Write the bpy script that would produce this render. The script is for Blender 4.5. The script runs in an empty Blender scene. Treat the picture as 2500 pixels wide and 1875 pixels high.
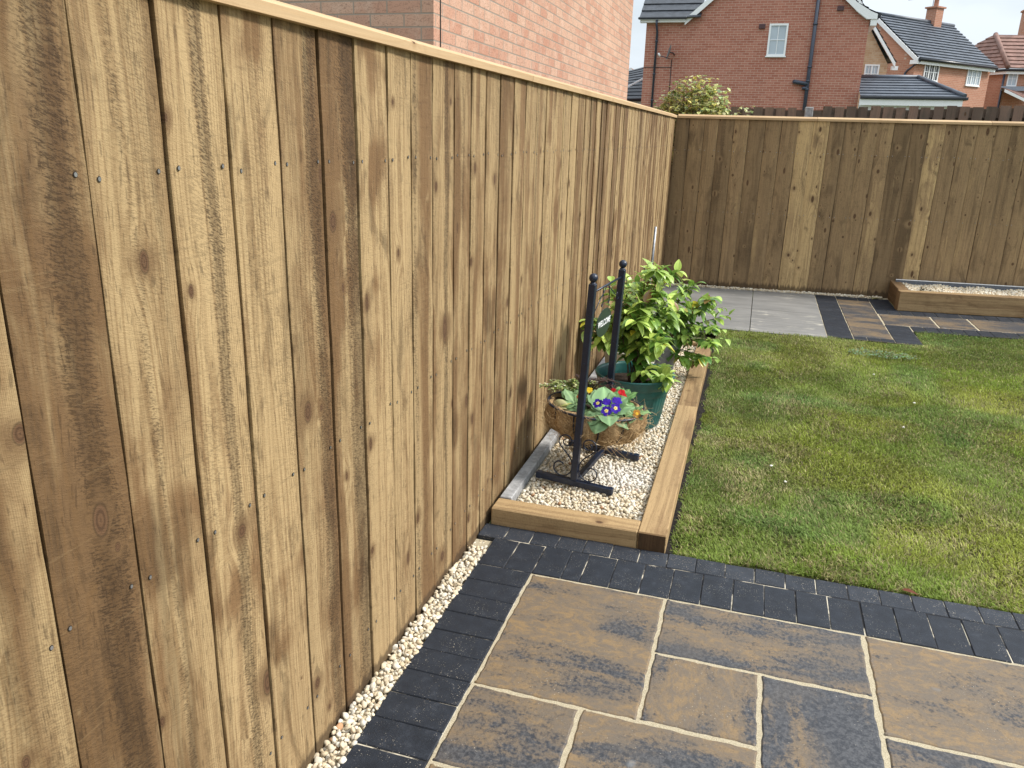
import bpy, math, random
import numpy as np
from mathutils import Vector, Matrix

random.seed(7)
rng = np.random.default_rng(7)
scene = bpy.context.scene
COL = scene.collection

# ------------------------------------------------------------------ camera
cam_data = bpy.data.cameras.new("camera")
cam = bpy.data.objects.new("camera", cam_data)
COL.objects.link(cam)
cam_data.sensor_width = 36.0
cam_data.lens = 27.762
cam_data.clip_start = 0.02
cam_data.clip_end = 2000
PITCH, YAW, ROLL = 0.3074, -0.2906, 0.0285
cyw, syw, cp, sp = math.cos(YAW), math.sin(YAW), math.cos(PITCH), math.sin(PITCH)
fwd = Vector((syw * cp, cyw * cp, -sp))
rgt = Vector((cyw, -syw, 0))
upv = rgt.cross(fwd)
r2 = rgt * math.cos(ROLL) + upv * math.sin(ROLL)
u2 = -rgt * math.sin(ROLL) + upv * math.cos(ROLL)
M = Matrix((r2, u2, -fwd)).transposed().to_4x4()
M.translation = Vector((0.9114, 0.0, 1.4912))
cam.matrix_world = M
scene.camera = cam

# ------------------------------------------------------------------ light
SUN_DIR = Vector((0.80, 0.20, 0.76)).normalized()      # towards the sun
elev = math.asin(SUN_DIR.z)
azim = math.atan2(SUN_DIR.x, SUN_DIR.y)
world = bpy.data.worlds.new("World")
scene.world = world
world.use_nodes = True
wt = world.node_tree
wt.nodes.clear()
w_out = wt.nodes.new("ShaderNodeOutputWorld")
w_bg = wt.nodes.new("ShaderNodeBackground")
w_sky = wt.nodes.new("ShaderNodeTexSky")
w_sky.sky_type = 'NISHITA'
w_sky.sun_disc = False
w_sky.sun_elevation = elev
w_sky.sun_rotation = azim
w_sky.dust_density = 2.0
w_sky.air_density = 1.0
w_tc = wt.nodes.new("ShaderNodeTexCoord")
w_map = wt.nodes.new("ShaderNodeMapping")
w_map.inputs["Scale"].default_value = (1.0, 1.0, 2.6)
w_map.inputs["Location"].default_value = (0.35, 0.1, 0.0)
w_n = wt.nodes.new("ShaderNodeTexNoise")
w_n.inputs["Scale"].default_value = 2.3
w_n.inputs["Detail"].default_value = 6
w_n.inputs["Roughness"].default_value = 0.55
w_r = wt.nodes.new("ShaderNodeMapRange")
w_r.interpolation_type = 'SMOOTHSTEP'
w_r.inputs["From Min"].default_value = 0.30
w_r.inputs["From Max"].default_value = 0.56
w_r.inputs["To Min"].default_value = 0.6
w_r.inputs["To Max"].default_value = 1.0
w_mix = wt.nodes.new("ShaderNodeMix")
w_mix.data_type = 'RGBA'
w_mix.inputs["B"].default_value = (9.3, 10.2, 11.0, 1)     # bright overcast cloud
wt.links.new(w_tc.outputs["Generated"], w_map.inputs["Vector"])
wt.links.new(w_map.outputs["Vector"], w_n.inputs["Vector"])
wt.links.new(w_n.outputs["Fac"], w_r.inputs["Value"])
wt.links.new(w_r.outputs["Result"], w_mix.inputs["Factor"])
wt.links.new(w_sky.outputs["Color"], w_mix.inputs["A"])
w_sep = wt.nodes.new("ShaderNodeSeparateXYZ")            # an overcast sky is about three times brighter overhead
wt.links.new(w_tc.outputs["Generated"], w_sep.inputs[0])
w_grad = wt.nodes.new("ShaderNodeMapRange")
w_grad.inputs["From Min"].default_value = 0.0
w_grad.inputs["From Max"].default_value = 1.0
w_grad.inputs["To Min"].default_value = 0.54
w_grad.inputs["To Max"].default_value = 1.25
wt.links.new(w_sep.outputs[2], w_grad.inputs["Value"])
w_mul = wt.nodes.new("ShaderNodeMix")
w_mul.data_type = 'RGBA'
w_mul.blend_type = 'MULTIPLY'
w_mul.inputs["Factor"].default_value = 1.0
wt.links.new(w_mix.outputs["Result"], w_mul.inputs["A"])
wt.links.new(w_grad.outputs["Result"], w_mul.inputs["B"])
wt.links.new(w_mul.outputs["Result"], w_bg.inputs["Color"])
wt.links.new(w_bg.outputs["Background"], w_out.inputs["Surface"])
w_bg.inputs["Strength"].default_value = 0.1

sun_d = bpy.data.lights.new("sun", 'SUN')
sun_d.energy = 3.0
sun_d.angle = math.radians(9)
sun_d.color = (1.0, 0.95, 0.88)
sun = bpy.data.objects.new("sun", sun_d)
COL.objects.link(sun)
sun.rotation_euler = (-SUN_DIR).to_track_quat('-Z', 'Y').to_euler()

scene.view_settings.view_transform = 'Standard'
scene.view_settings.look = 'None'
scene.view_settings.exposure = 0.66
scene.view_settings.gamma = 1.0
scene.cycles.max_bounces = 6
scene.cycles.diffuse_bounces = 3
scene.cycles.glossy_bounces = 3
scene.cycles.transparent_max_bounces = 6

# ------------------------------------------------------------------ node helper
class S:
    """A node socket (or number) that can be used in arithmetic."""
    def __init__(self, nt, s): self.nt, self.s = nt, s
    def _m(self, op, *a): return self.nt.math(op, self, *a)
    def __add__(self, o): return self._m('ADD', o)
    __radd__ = __add__
    def __mul__(self, o): return self._m('MULTIPLY', o)
    __rmul__ = __mul__
    def __sub__(self, o): return self._m('SUBTRACT', o)
    def __rsub__(self, o): return self.nt.math('SUBTRACT', o, self)
    def __truediv__(self, o): return self._m('DIVIDE', o)

class NT:
    def __init__(self, name):
        self.mat = bpy.data.materials.new(name)
        self.mat.use_nodes = True
        self.t = self.mat.node_tree
        self.b = self.t.nodes["Principled BSDF"]
    def new(self, k): return self.t.nodes.new(k)
    def put(self, inp, v):
        if isinstance(v, S): self.t.links.new(v.s, inp)
        elif isinstance(v, (tuple, list)):
            inp.default_value = tuple(v) + ((1,) if len(v) == 3 and len(inp.default_value) == 4 else ())
        else: inp.default_value = v
    def math(self, op, *a, clamp=False):
        n = self.new("ShaderNodeMath"); n.operation = op; n.use_clamp = clamp
        for i, v in enumerate(a): self.put(n.inputs[i], v)
        return S(self, n.outputs[0])
    def vec(self, x=0, y=0, z=0):
        n = self.new("ShaderNodeCombineXYZ")
        for i, v in enumerate((x, y, z)): self.put(n.inputs[i], v)
        return S(self, n.outputs[0])
    def sep(self, v):
        n = self.new("ShaderNodeSeparateXYZ"); self.put(n.inputs[0], v)
        return [S(self, o) for o in n.outputs]
    def uv(self):
        n = self.new("ShaderNodeUVMap"); n.uv_map = "uv"
        return self.sep(S(self, n.outputs[0]))[:2]
    def pos(self):
        n = self.new("ShaderNodeNewGeometry")
        return S(self, n.outputs["Position"])
    def attr(self, name):
        n = self.new("ShaderNodeAttribute"); n.attribute_name = name
        c = self.new("ShaderNodeSeparateColor"); self.t.links.new(n.outputs["Color"], c.inputs[0])
        return [S(self, o) for o in c.outputs] + [S(self, n.outputs["Alpha"])]
    def attrc(self, name):
        n = self.new("ShaderNodeAttribute"); n.attribute_name = name
        return S(self, n.outputs["Color"])
    def noise(self, v, scale=1.0, detail=2.0, rough=0.5, dist=0.0):
        n = self.new("ShaderNodeTexNoise"); self.put(n.inputs["Vector"], v)
        n.inputs["Scale"].default_value = scale; n.inputs["Detail"].default_value = detail
        n.inputs["Roughness"].default_value = rough; n.inputs["Distortion"].default_value = dist
        return S(self, n.outputs["Fac"])
    def smooth(self, x, a, b, lo=0.0, hi=1.0):
        n = self.new("ShaderNodeMapRange"); n.interpolation_type = 'SMOOTHSTEP'
        self.put(n.inputs[0], x); self.put(n.inputs[1], a); self.put(n.inputs[2], b)
        self.put(n.inputs[3], lo); self.put(n.inputs[4], hi)
        return S(self, n.outputs[0])
    def mix(self, a, b, f, blend='MIX'):
        n = self.new("ShaderNodeMix"); n.data_type = 'RGBA'; n.blend_type = blend
        self.put(n.inputs["Factor"], f); self.put(n.inputs["A"], a); self.put(n.inputs["B"], b)
        return S(self, n.outputs["Result"])
    def voronoi(self, v, scale=1.0, feature='F1', rand=1.0):
        n = self.new("ShaderNodeTexVoronoi"); n.feature = feature
        self.put(n.inputs["Vector"], v); n.inputs["Scale"].default_value = scale
        n.inputs["Randomness"].default_value = rand
        return n
    def brick(self, v, c1, c2, mortar, bw=0.225, rh=0.075, ms=0.010, sm=0.1, bias=0.0):
        n = self.new("ShaderNodeTexBrick"); n.offset = 0.5
        self.put(n.inputs["Vector"], v); self.put(n.inputs["Color1"], c1); self.put(n.inputs["Color2"], c2)
        self.put(n.inputs["Mortar"], mortar); n.inputs["Scale"].default_value = 1.0
        n.inputs["Mortar Size"].default_value = ms / 2; n.inputs["Mortar Smooth"].default_value = sm
        n.inputs["Bias"].default_value = bias
        n.inputs["Brick Width"].default_value = bw; n.inputs["Row Height"].default_value = rh
        return S(self, n.outputs["Color"]), S(self, n.outputs["Fac"])
    def bump(self, h, strength=0.5, dist=0.01):
        n = self.new("ShaderNodeBump"); self.put(n.inputs["Height"], h)
        n.inputs["Strength"].default_value = strength; n.inputs["Distance"].default_value = dist
        self.t.links.new(n.outputs[0], self.b.inputs["Normal"])
    def finish(self, color=None, rough=0.6, metal=0.0, spec=0.5):
        if color is not None: self.put(self.b.inputs["Base Color"], color)
        self.put(self.b.inputs["Roughness"], rough); self.put(self.b.inputs["Metallic"], metal)
        self.put(self.b.inputs["Specular IOR Level"], spec)
        return self.mat

# ------------------------------------------------------------------ mesh helper
class MB:
    def __init__(self):
        self.v, self.f, self.uv, self.mi, self.c, self.sm = [], [], [], [], [], []
    def vert(self, p, c=(0.5, 0.5, 0.5, 0.0)):
        self.v.append(tuple(p)); self.c.append(tuple(c)); return len(self.v) - 1
    def face(self, idx, uv=None, mi=0, smooth=False):
        self.f.append(tuple(idx)); self.mi.append(mi); self.sm.append(smooth)
        self.uv.extend(uv if uv else [(self.v[i][0] + self.v[i][1], self.v[i][2]) for i in idx])
    def quad(self, a, b, c, d, uv=None, mi=0, col=(0.5, 0.5, 0.5, 0.0), smooth=False):
        i = [self.vert(p, col) for p in (a, b, c, d)]
        self.face(i, uv, mi, smooth)
    def poly(self, pts, uv=None, mi=0, col=(0.5, 0.5, 0.5, 0.0)):
        i = [self.vert(p, col) for p in pts]
        self.face(i, uv, mi)
    def wall(self, a, b, z0, z1, mi=0, u0=0.0):
        """vertical wall from a to b (xy), outward normal to the right of a->b; uv in metres"""
        L = math.hypot(b[0] - a[0], b[1] - a[1])
        self.quad((a[0], a[1], z0), (b[0], b[1], z0), (b[0], b[1], z1), (a[0], a[1], z1),
                  [(u0, z0), (u0 + L, z0), (u0 + L, z1), (u0, z1)], mi)
    def box(self, o, ax, ay, az, mi=0, col=(0.5, 0.5, 0.5, 0.0), long=None, bevel=0.0, uvo=(0, 0)):
        """box from corner o with edge vectors; uv: v runs along the longest (or given) edge"""
        o, e = Vector(o), [Vector(ax), Vector(ay), Vector(az)]
        if e[0].cross(e[1]).dot(e[2]) < 0: e[0], e[1] = e[1], e[0]; long = {0: 1, 1: 0}.get(long, long)
        L = [x.length for x in e]
        if long is None: long = max(range(3), key=lambda i: L[i])
        n = [x.normalized() for x in e]
        b = bevel
        def P(i, j, k): return o + n[0] * i + n[1] * j + n[2] * k
        if b <= 0:
            for k in range(3):
                i, j = (k + 1) % 3, (k + 2) % 3
                for s in (0, 1):
                    base = o + e[k] * s
                    q = [base, base + e[i], base + e[i] + e[j], base + e[j]]
                    ui, uj = L[i], L[j]
                    if j == long: uv = [(0, 0), (ui, 0), (ui, uj), (0, uj)]
                    elif i == long: uv = [(0, 0), (0, ui), (uj, ui), (uj, 0)]
                    else: uv = [(0, 0), (ui, 0), (ui, uj), (0, uj)]
                    off = 0.37 * k + 0.71 * s
                    uv = [(a + off + uvo[0], c + uvo[1]) for a, c in uv]
                    if s == 0: q, uv = q[::-1], uv[::-1]
                    self.quad(*q, uv=uv, mi=mi, col=col)
        else:
            vid = {}
            for s0 in (0, 1):
                for s1 in (0, 1):
                    for s2 in (0, 1):
                        for k in range(3):
                            s = (s0, s1, s2); c = []
                            for a in range(3):
                                ins = 0 if a == k else b
                                c.append(ins if s[a] == 0 else L[a] - ins)
                            vid[(s, k)] = (self.vert(P(*c), col), c)
            def uvof(c, k):
                i, j = (k + 1) % 3, (k + 2) % 3
                off = 0.37 * k
                if i == long: return (c[j] + off + uvo[0], c[i] + uvo[1])
                return (c[i] + off + uvo[0], c[j] + uvo[1])
            def add(keys, k):
                ids = [vid[x][0] for x in keys]; uv = [uvof(vid[x][1], k) for x in keys]
                p = [Vector(self.v[t]) for t in ids]
                nn = (p[1] - p[0]).cross(p[2] - p[0])
                ctr = o + (e[0] + e[1] + e[2]) / 2
                if nn.dot(sum(p, Vector()) / len(p) - ctr) < 0: ids, uv = ids[::-1], uv[::-1]
                self.face(ids, uv, mi)
            for k in range(3):
                i, j = (k + 1) % 3, (k + 2) % 3
                for s in (0, 1):
                    ks = []
                    for (a, c) in ((0, 0), (1, 0), (1, 1), (0, 1)):
                        t = [0, 0, 0]; t[k] = s; t[i] = a; t[j] = c
                        ks.append((tuple(t), k))
                    add(ks, k)
            for k in range(3):          # edges parallel to k
                i, j = (k + 1) % 3, (k + 2) % 3
                for a in (0, 1):
                    for c in (0, 1):
                        t0 = [0, 0, 0]; t1 = [0, 0, 0]
                        t0[i] = t1[i] = a; t0[j] = t1[j] = c; t1[k] = 1
                        t0, t1 = tuple(t0), tuple(t1)
                        add([(t0, i), (t1, i), (t1, j), (t0, j)], i)
            for s0 in (0, 1):
                for s1 in (0, 1):
                    for s2 in (0, 1):
                        s = (s0, s1, s2); add([(s, 0), (s, 1), (s, 2)], 2)
    def tube(self, pts, r, n=8, mi=0, col=(0.5, 0.5, 0.5, 0.0), cap=True, smooth=True):
        pts = [Vector(p) for p in pts]
        rs = r if isinstance(r, (list, tuple)) else [r] * len(pts)
        rings = []; prev = None; vlen = 0
        for i, p in enumerate(pts):
            t = (pts[min(i + 1, len(pts) - 1)] - pts[max(i - 1, 0)]).normalized()
            if prev is None:
                a = Vector((0, 0, 1)) if abs(t.z) < 0.9 else Vector((1, 0, 0))
                x = t.cross(a).normalized()
            else:
                x = (prev - t * prev.dot(t)).normalized()
            prev = x; y = t.cross(x)
            rings.append([self.vert(p + (x * math.cos(2 * math.pi * k / n) + y * math.sin(2 * math.pi * k / n)) * rs[i], col) for k in range(n)])
        for i in range(len(rings) - 1):
            d = (pts[i + 1] - pts[i]).length
            for k in range(n):
                k2 = (k + 1) % n
                self.face((rings[i][k], rings[i][k2], rings[i + 1][k2], rings[i + 1][k]),
                          [(k / n, vlen), ((k + 1) / n, vlen), ((k + 1) / n, vlen + d), (k / n, vlen + d)], mi, smooth)
            vlen += d
        if cap:
            self.face(rings[0][::-1], [(0, 0)] * n, mi); self.face(rings[-1], [(0, 0)] * n, mi)
    def lathe(self, prof, ctr, n=32, mi=0, col=(0.5, 0.5, 0.5, 0.0), mod=None, smooth=True, sx=1.0, sy=1.0, rot=0.0):
        rings = []
        for (r, z) in prof:
            ring = []
            for k in range(n):
                a = 2 * math.pi * k / n
                rr = r + (mod(a, r, z) if mod else 0)
                x, y = rr * sx * math.cos(a), rr * sy * math.sin(a)
                ring.append(self.vert((ctr[0] + x * math.cos(rot) - y * math.sin(rot), ctr[1] + x * math.sin(rot) + y * math.cos(rot), ctr[2] + z), col))
            rings.append(ring)
        for i in range(len(prof) - 1):
            for k in range(n):
                k2 = (k + 1) % n
                self.face((rings[i][k], rings[i][k2], rings[i + 1][k2], rings[i + 1][k]),
                          [(k / n, i), ((k + 1) / n, i), ((k + 1) / n, i + 1), (k / n, i + 1)], mi, smooth)
        return rings
    def build(self, name, mats, parent=None, local=None):
        me = bpy.data.meshes.new(name)
        q = tuple(parent['base']) if parent is not None else (0, 0, 0)
        V = [(x - q[0], y - q[1], z - q[2]) for x, y, z in self.v]
        me.from_pydata(V, [], self.f)
        if not isinstance(mats, (list, tuple)): mats = [mats]
        for m in mats: me.materials.append(m)
        me.polygons.foreach_set("material_index", self.mi)
        me.polygons.foreach_set("use_smooth", self.sm)
        l = me.uv_layers.new(name="uv")
        l.data.foreach_set("uv", np.array(self.uv, dtype=np.float32).ravel())
        a = me.color_attributes.new("wd", 'FLOAT_COLOR', 'POINT')
        a.data.foreach_set("color", np.array(self.c, dtype=np.float32).ravel())
        me.update()
        o = bpy.data.objects.new(name, me); COL.objects.link(o)
        o['base'] = q
        if parent is not None: o.parent = parent
        return o

def tag(o, label=None, cat=None, group=None, kind=None):
    if label: o['label'] = label
    if cat: o['category'] = cat
    if group: o['group'] = group
    if kind: o['kind'] = kind
    return o

def thing(name, loc, label, cat, group=None):
    o = bpy.data.objects.new(name, None); COL.objects.link(o)
    o.location = loc; o.empty_display_size = 0.1; o['base'] = tuple(loc)
    return tag(o, label, cat, group)

def mesh_np(name, V, F, mats, colors=None, cname="col", smooth=False, nloop=3):
    """big numpy mesh of equal-sided faces"""
    me = bpy.data.meshes.new(name)
    V = np.asarray(V, np.float32); F = np.asarray(F, np.int32)
    me.vertices.add(len(V)); me.vertices.foreach_set("co", V.ravel())
    me.loops.add(F.size); me.loops.foreach_set("vertex_index", F.ravel())
    me.polygons.add(len(F))
    me.polygons.foreach_set("loop_start", np.arange(0, F.size, nloop, dtype=np.int32))
    me.polygons.foreach_set("loop_total", np.full(len(F), nloop, np.int32))
    if smooth: me.polygons.foreach_set("use_smooth", np.ones(len(F), bool))
    if colors is not None:
        a = me.color_attributes.new(cname, 'FLOAT_COLOR', 'POINT')
        c = np.ones((len(V), 4), np.float32); c[:, :3] = colors
        a.data.foreach_set("color", c.ravel())
    for m in (mats if isinstance(mats, (list, tuple)) else [mats]): me.materials.append(m)
    me.update(calc_edges=True)
    o = bpy.data.objects.new(name, me); COL.objects.link(o)
    return o

# ------------------------------------------------------------------ materials
def wood(name, light, mid, late, dark, ku=5.0, kv=2.3, damp=0.0, patch=1.0, rough_amt=1.0, knots=0.55, ring=70, rough=0.75, kmax=0.013, pr=(0.41, 0.56)):
    N = NT(name)
    u, v = N.uv()
    tone, seed, spos, sstr = N.attr("wd")
    uo, vo = u + seed * 7.7, v + seed * 31.3
    # knots
    vn = N.voronoi(N.vec(uo * ku, vo * kv, 0.0)); vn.voronoi_dimensions = '2D'
    px, py, _ = N.sep(S(N, vn.outputs["Position"]))
    du, dv = uo - px / ku, vo - py / kv
    cs = N.new("ShaderNodeSeparateColor"); N.t.links.new(vn.outputs["Color"], cs.inputs[0])
    c0, c1, c2 = [S(N, o) for o in cs.outputs]
    ksize = N.smooth(c1, knots + 0.02, knots - 0.02) * (c0 * c0 * kmax + 0.0045) + 0.0004
    asp = c2 * 0.55 + 0.35
    r = N.math('SQRT', du * du + dv * dv * asp * asp) / ksize
    kmask = N.smooth(r, 1.08, 0.86)
    kedge = N.smooth(r, 1.35, 1.02) - kmask
    rh = N.math('SQRT', du * du * 0.5 + dv * dv * 0.55) / (ksize * 3.2) + (N.noise(N.vec(uo * 22, vo * 9, seed), detail=3) - 0.5) * 1.6
    halo = N.smooth(rh, 1.15, 0.25)
    fall = N.math('POWER', 2.718, r * r * -0.05)
    wob = N.noise(N.vec(uo * 3.5, vo * 0.9, seed * 9), detail=2)
    u3 = uo - du * fall * 0.85 + (wob - 0.5) * 0.07
    g = N.noise(N.vec(u3 * ring, vo * 0.55, seed * 50), detail=3, rough=0.55)
    fine = N.noise(N.vec(u3 * 430, vo * 5.0, seed * 50), detail=2)
    lines = N.smooth(g, 0.47, 0.63)
    uc = u - 0.02 - 0.11 * N.math('FRACT', seed * 7.3) - (wob - 0.5) * 0.08     # flat-sawn growth rings: nested arcs
    arc = uc * uc * 620.0 + vo * 1.05 + N.noise(N.vec(uo * 3.0, vo * 1.1, seed * 6), detail=3) * 1.3 + fall * 0.9
    wave = N.math('SINE', arc * (2 * math.pi * 1.55))
    hb = N.noise(N.vec(uo * 6, vo * 130, seed), detail=2)
    wline = N.smooth(wave, 0.25, 1.0) * N.smooth(hb, 0.35, 0.55, 0.5, 1.0)
    pA = N.noise(N.vec(u3 * 13, vo * 0.40, seed * 3), detail=3, rough=0.55)
    pB = N.noise(N.vec(uo * 6.5, vo * 2.1, seed * 3 + 2.0), detail=5, rough=0.6, dist=1.1)
    whorl = N.smooth(N.noise(N.vec(vo * 1.9, uo * 1.5, seed * 11), detail=3, rough=0.6), 0.54, 0.68)
    pt = N.smooth(pA * 0.58 + pB * 0.42 - (tone - 0.5) * 0.36 + whorl * 0.13, pr[0], pr[1])
    dk = N.smooth(N.noise(N.vec(u3 * 11, vo * 1.0, seed * 5 + 4.0), detail=4, rough=0.6, dist=0.6) - (tone - 0.5) * 0.22 + whorl * 0.12, 0.53, 0.72)
    sp = N.noise(N.vec(uo * 105, vo * 360 + uo * 130, seed), detail=3, rough=0.7)
    spk = N.smooth(sp, 0.47, 0.60)
    dash = N.smooth(N.noise(N.vec(u3 * 190, vo * 24, seed), detail=2), 0.585, 0.69)
    meander = (N.noise(N.vec(vo * 2.2, seed * 5, 0.0), detail=3) - 0.5) * 0.05
    wide = N.math('MAXIMUM', sstr - 1.0, 0.0) * 0.035
    band = (u - spos * 0.15 + meander) / (0.010 + wide + 0.018 * N.noise(N.vec(vo * 1.3, seed * 8, 2.0)))
    streak = N.math('POWER', 2.718, band * band * -1.0) * N.math('MINIMUM', sstr, 1.0)
    streak = N.smooth(streak * 1.15 + (sp - 0.5) * 1.5 * N.smooth(streak, 0.02, 0.3) + (pB - 0.5) * 0.9 * N.smooth(streak, 0.02, 0.3), 0.30, 0.85)
    saw = N.noise(N.vec(uo * 14, (vo + uo * 0.35) * 260, seed * 2), detail=1)
    col = N.mix(light, mid, pt * patch)
    col = N.mix(col, dark, dk * (0.55 * patch))
    smn = N.noise(N.vec(uo * 10, vo * 3.4 + uo * 1.5, seed * 9 + 1.0), detail=5, rough=0.62, dist=1.4)
    smudge = N.smooth(smn, 0.55, 0.72)                     # damp brown smudges, and pale flashes where the saw tore the grain
    flash = N.smooth(N.noise(N.vec(uo * 16, vo * 5.5 - uo * 4, seed * 4 + 7.0), detail=4, rough=0.6, dist=0.9), 0.62, 0.76)
    col = N.mix(col, dark, smudge * (0.50 * patch))
    col = N.mix(col, light, flash * (0.55 * patch))
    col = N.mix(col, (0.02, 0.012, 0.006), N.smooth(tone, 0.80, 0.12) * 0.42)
    col = N.mix(col, late, lines * 0.34)
    col = N.mix(col, late, wline * 0.42)
    col = N.mix(col, dark, N.math('MULTIPLY', streak, spk * 0.34 + 0.36, clamp=True))
    rm = N.smooth(N.noise(N.vec(uo * 10, vo * 2.4, seed * 7), detail=2), 0.46, 0.60)
    col = N.mix(col, dark, spk * rm * (0.30 * rough_amt))
    col = N.mix(col, dark, dash * (0.40 * rough_amt))
    col = N.mix(col, light, N.smooth(hb, 0.60, 0.75) * 0.10 * rough_amt)
    col = N.mix(col, dark, N.smooth(hb, 0.42, 0.28) * 0.16 * rough_amt)
    col = N.mix(col, (0, 0, 0), (1.0 - fine) * 0.24)
    col = N.mix(col, (0, 0, 0), N.smooth(saw, 0.5, 0.75) * 0.10 * rough_amt)
    col = N.mix(col, N.mix(mid, dark, 0.45), halo * 0.78)
    kcol = N.mix((0.115, 0.062, 0.031), (0.075, 0.040, 0.020), N.smooth(N.math('SINE', r * 11.0 + fine * 3.0), -0.6, 0.9))
    col = N.mix(col, (0.035, 0.02, 0.01), kedge * 0.6)
    col = N.mix(col, kcol, kmask)
    if damp > 0:
        dn = N.noise(N.vec(uo * 45, vo * 3, 0), detail=2)
        d = N.smooth(v, dn * damp * 2.2, dn * damp * 1.1)
        col = N.mix(col, (0.05, 0.032, 0.018), d * 0.75)
    h = spk * 0.5 * rough_amt + fine * 0.35 + lines * 0.25 - kmask * 0.3 + saw * 0.25 * rough_amt + hb * 0.2 * rough_amt - dash * 0.4 * rough_amt
    N.bump(h, 0.38, 0.0022)
    return N.finish(col, rough, spec=0.25)

M_fence = wood("fence wood", (0.468, 0.332, 0.170), (0.225, 0.131, 0.060), (0.160, 0.088, 0.035), (0.036, 0.020, 0.009), damp=0.03, kmax=0.011, knots=0.66)
M_fence_back = wood("greyer fence wood", (0.60, 0.42, 0.205), (0.425, 0.286, 0.148), (0.185, 0.118, 0.062), (0.07, 0.044, 0.023), damp=0.07, knots=0.8, ku=8, kv=3.6, kmax=0.009, pr=(0.335, 0.53))
M_cap = wood("planed capping wood", (0.56, 0.395, 0.225), (0.46, 0.305, 0.165), (0.50, 0.33, 0.175), (0.26, 0.15, 0.07), patch=0.5, rough_amt=0.15, knots=0.25, ring=40)
M_sleeper = wood("sleeper wood", (0.47, 0.32, 0.16), (0.30, 0.185, 0.09), (0.135, 0.075, 0.032), (0.06, 0.032, 0.014), patch=0.9, rough_amt=0.6, ku=6, kv=2.2, knots=0.6)
M_endgrain = wood("sleeper end grain", (0.12, 0.065, 0.03), (0.07, 0.04, 0.018), (0.055, 0.03, 0.014), (0.03, 0.016, 0.008), rough_amt=0.6, knots=0.1)
M_oldwood = wood("old stained fence wood", (0.27, 0.18, 0.13), (0.20, 0.145, 0.11), (0.16, 0.11, 0.08), (0.085, 0.08, 0.058), rough_amt=0.6)

def plain(name, col, rough=0.5, metal=0.0, var=0.15, scale=30, spec=0.5, bump=0.0):
    N = NT(name)
    n = N.noise(N.pos(), scale=scale, detail=4, rough=0.6)
    c = N.mix(tuple(x * (1 - var) for x in col), tuple(min(1, x * (1 + var)) for x in col), N.smooth(n, 0.3, 0.7))
    if bump: N.bump(n, bump, 0.003)
    return N.finish(c, rough, metal, spec)

M_nail = plain("nail steel", (0.40, 0.40, 0.40), 0.35, 0.8)
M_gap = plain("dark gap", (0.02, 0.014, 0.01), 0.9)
M_black = plain("black painted metal", (0.008, 0.014, 0.032), 0.36, 0.0, 0.2, 60)
M_signgreen = plain("dark green sign enamel", (0.018, 0.035, 0.026), 0.4)
M_white = plain("white plastic", (0.80, 0.81, 0.82), 0.4, 0, 0.04)
M_letter = plain("white lettering paint", (0.85, 0.86, 0.86), 0.5, 0, 0.02)
M_pot = plain("green plastic", (0.013, 0.085, 0.078), 0.36, 0, 0.2, 18)
M_whitepot = plain("cream glazed pot", (0.66, 0.63, 0.55), 0.4, 0, 0.08)
M_greypot = plain("grey pot", (0.24, 0.25, 0.27), 0.6, 0, 0.2, 25)
M_soil = plain("potting soil", (0.035, 0.024, 0.017), 0.95, 0, 0.6, 90, 0.2, 0.8)
M_darksoil = plain("dark soil", (0.016, 0.013, 0.012), 0.95, 0, 0.6, 70, 0.2, 0.8)
M_galv = plain("galvanised steel", (0.24, 0.25, 0.27), 0.4, 0.5, 0.25, 20)
M_concrete = plain("grey concrete board", (0.30, 0.30, 0.30), 0.85, 0, 0.25, 35, 0.3, 0.3)
M_greyplastic = plain("dark grey edging", (0.10, 0.11, 0.13), 0.5)
M_gutter = plain("black guttering", (0.015, 0.017, 0.022), 0.35)
M_pipe = plain("dark grey drainpipe", (0.035, 0.045, 0.07), 0.3)
M_vent = plain("brown vent plastic", (0.10, 0.05, 0.055), 0.6)
M_lead = plain("lead flashing", (0.25, 0.28, 0.33), 0.5)
M_stem = plain("woody stem", (0.10, 0.065, 0.04), 0.8, 0, 0.3, 80)

def glass(name, c=(0.22, 0.28, 0.36)):
    N = NT(name)
    n = N.noise(N.pos(), scale=1.5, detail=2)
    return N.finish(N.mix(tuple(x * 0.7 for x in c), c, n), 0.12, 0.0, 0.45)
M_glass = glass("window glass", (0.50, 0.57, 0.64))
M_glassdark = glass("dark window glass", (0.05, 0.055, 0.06))

def bricks(name, c1, c2, mortar, extra, close=False, off=0.0):
    N = NT(name)
    u, v = N.uv()
    vec = N.vec(u + off, v + 0.012, 0)
    col, fac = N.brick(vec, c1, c2, mortar, sm=0.25)
    n1 = N.noise(N.vec(u, v, 0), scale=7, detail=4, rough=0.6)
    n2 = N.noise(N.vec(u * 1.0, v * 1.6, 3), scale=55, detail=4, rough=0.65, dist=1.5)
    isb = 1.0 - fac
    col = N.mix(col, extra, N.smooth(n1, 0.45, 0.75) * isb * 0.55)
    col = N.mix(col, tuple(x * 0.35 for x in c1), N.smooth(n2, 0.50, 0.64) * isb * (0.62 if close else 0.25))
    big = N.noise(N.vec(u, v, 9), scale=0.6, detail=3)
    col = N.mix(col, tuple(min(1, x * 1.35) for x in c2), N.smooth(big, 0.45, 0.8) * 0.35)
    N.bump(isb * 1.0 + n2 * (0.5 if close else 0.1), 0.6, 0.006)
    return N.finish(col, 0.85, spec=0.25)

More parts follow.
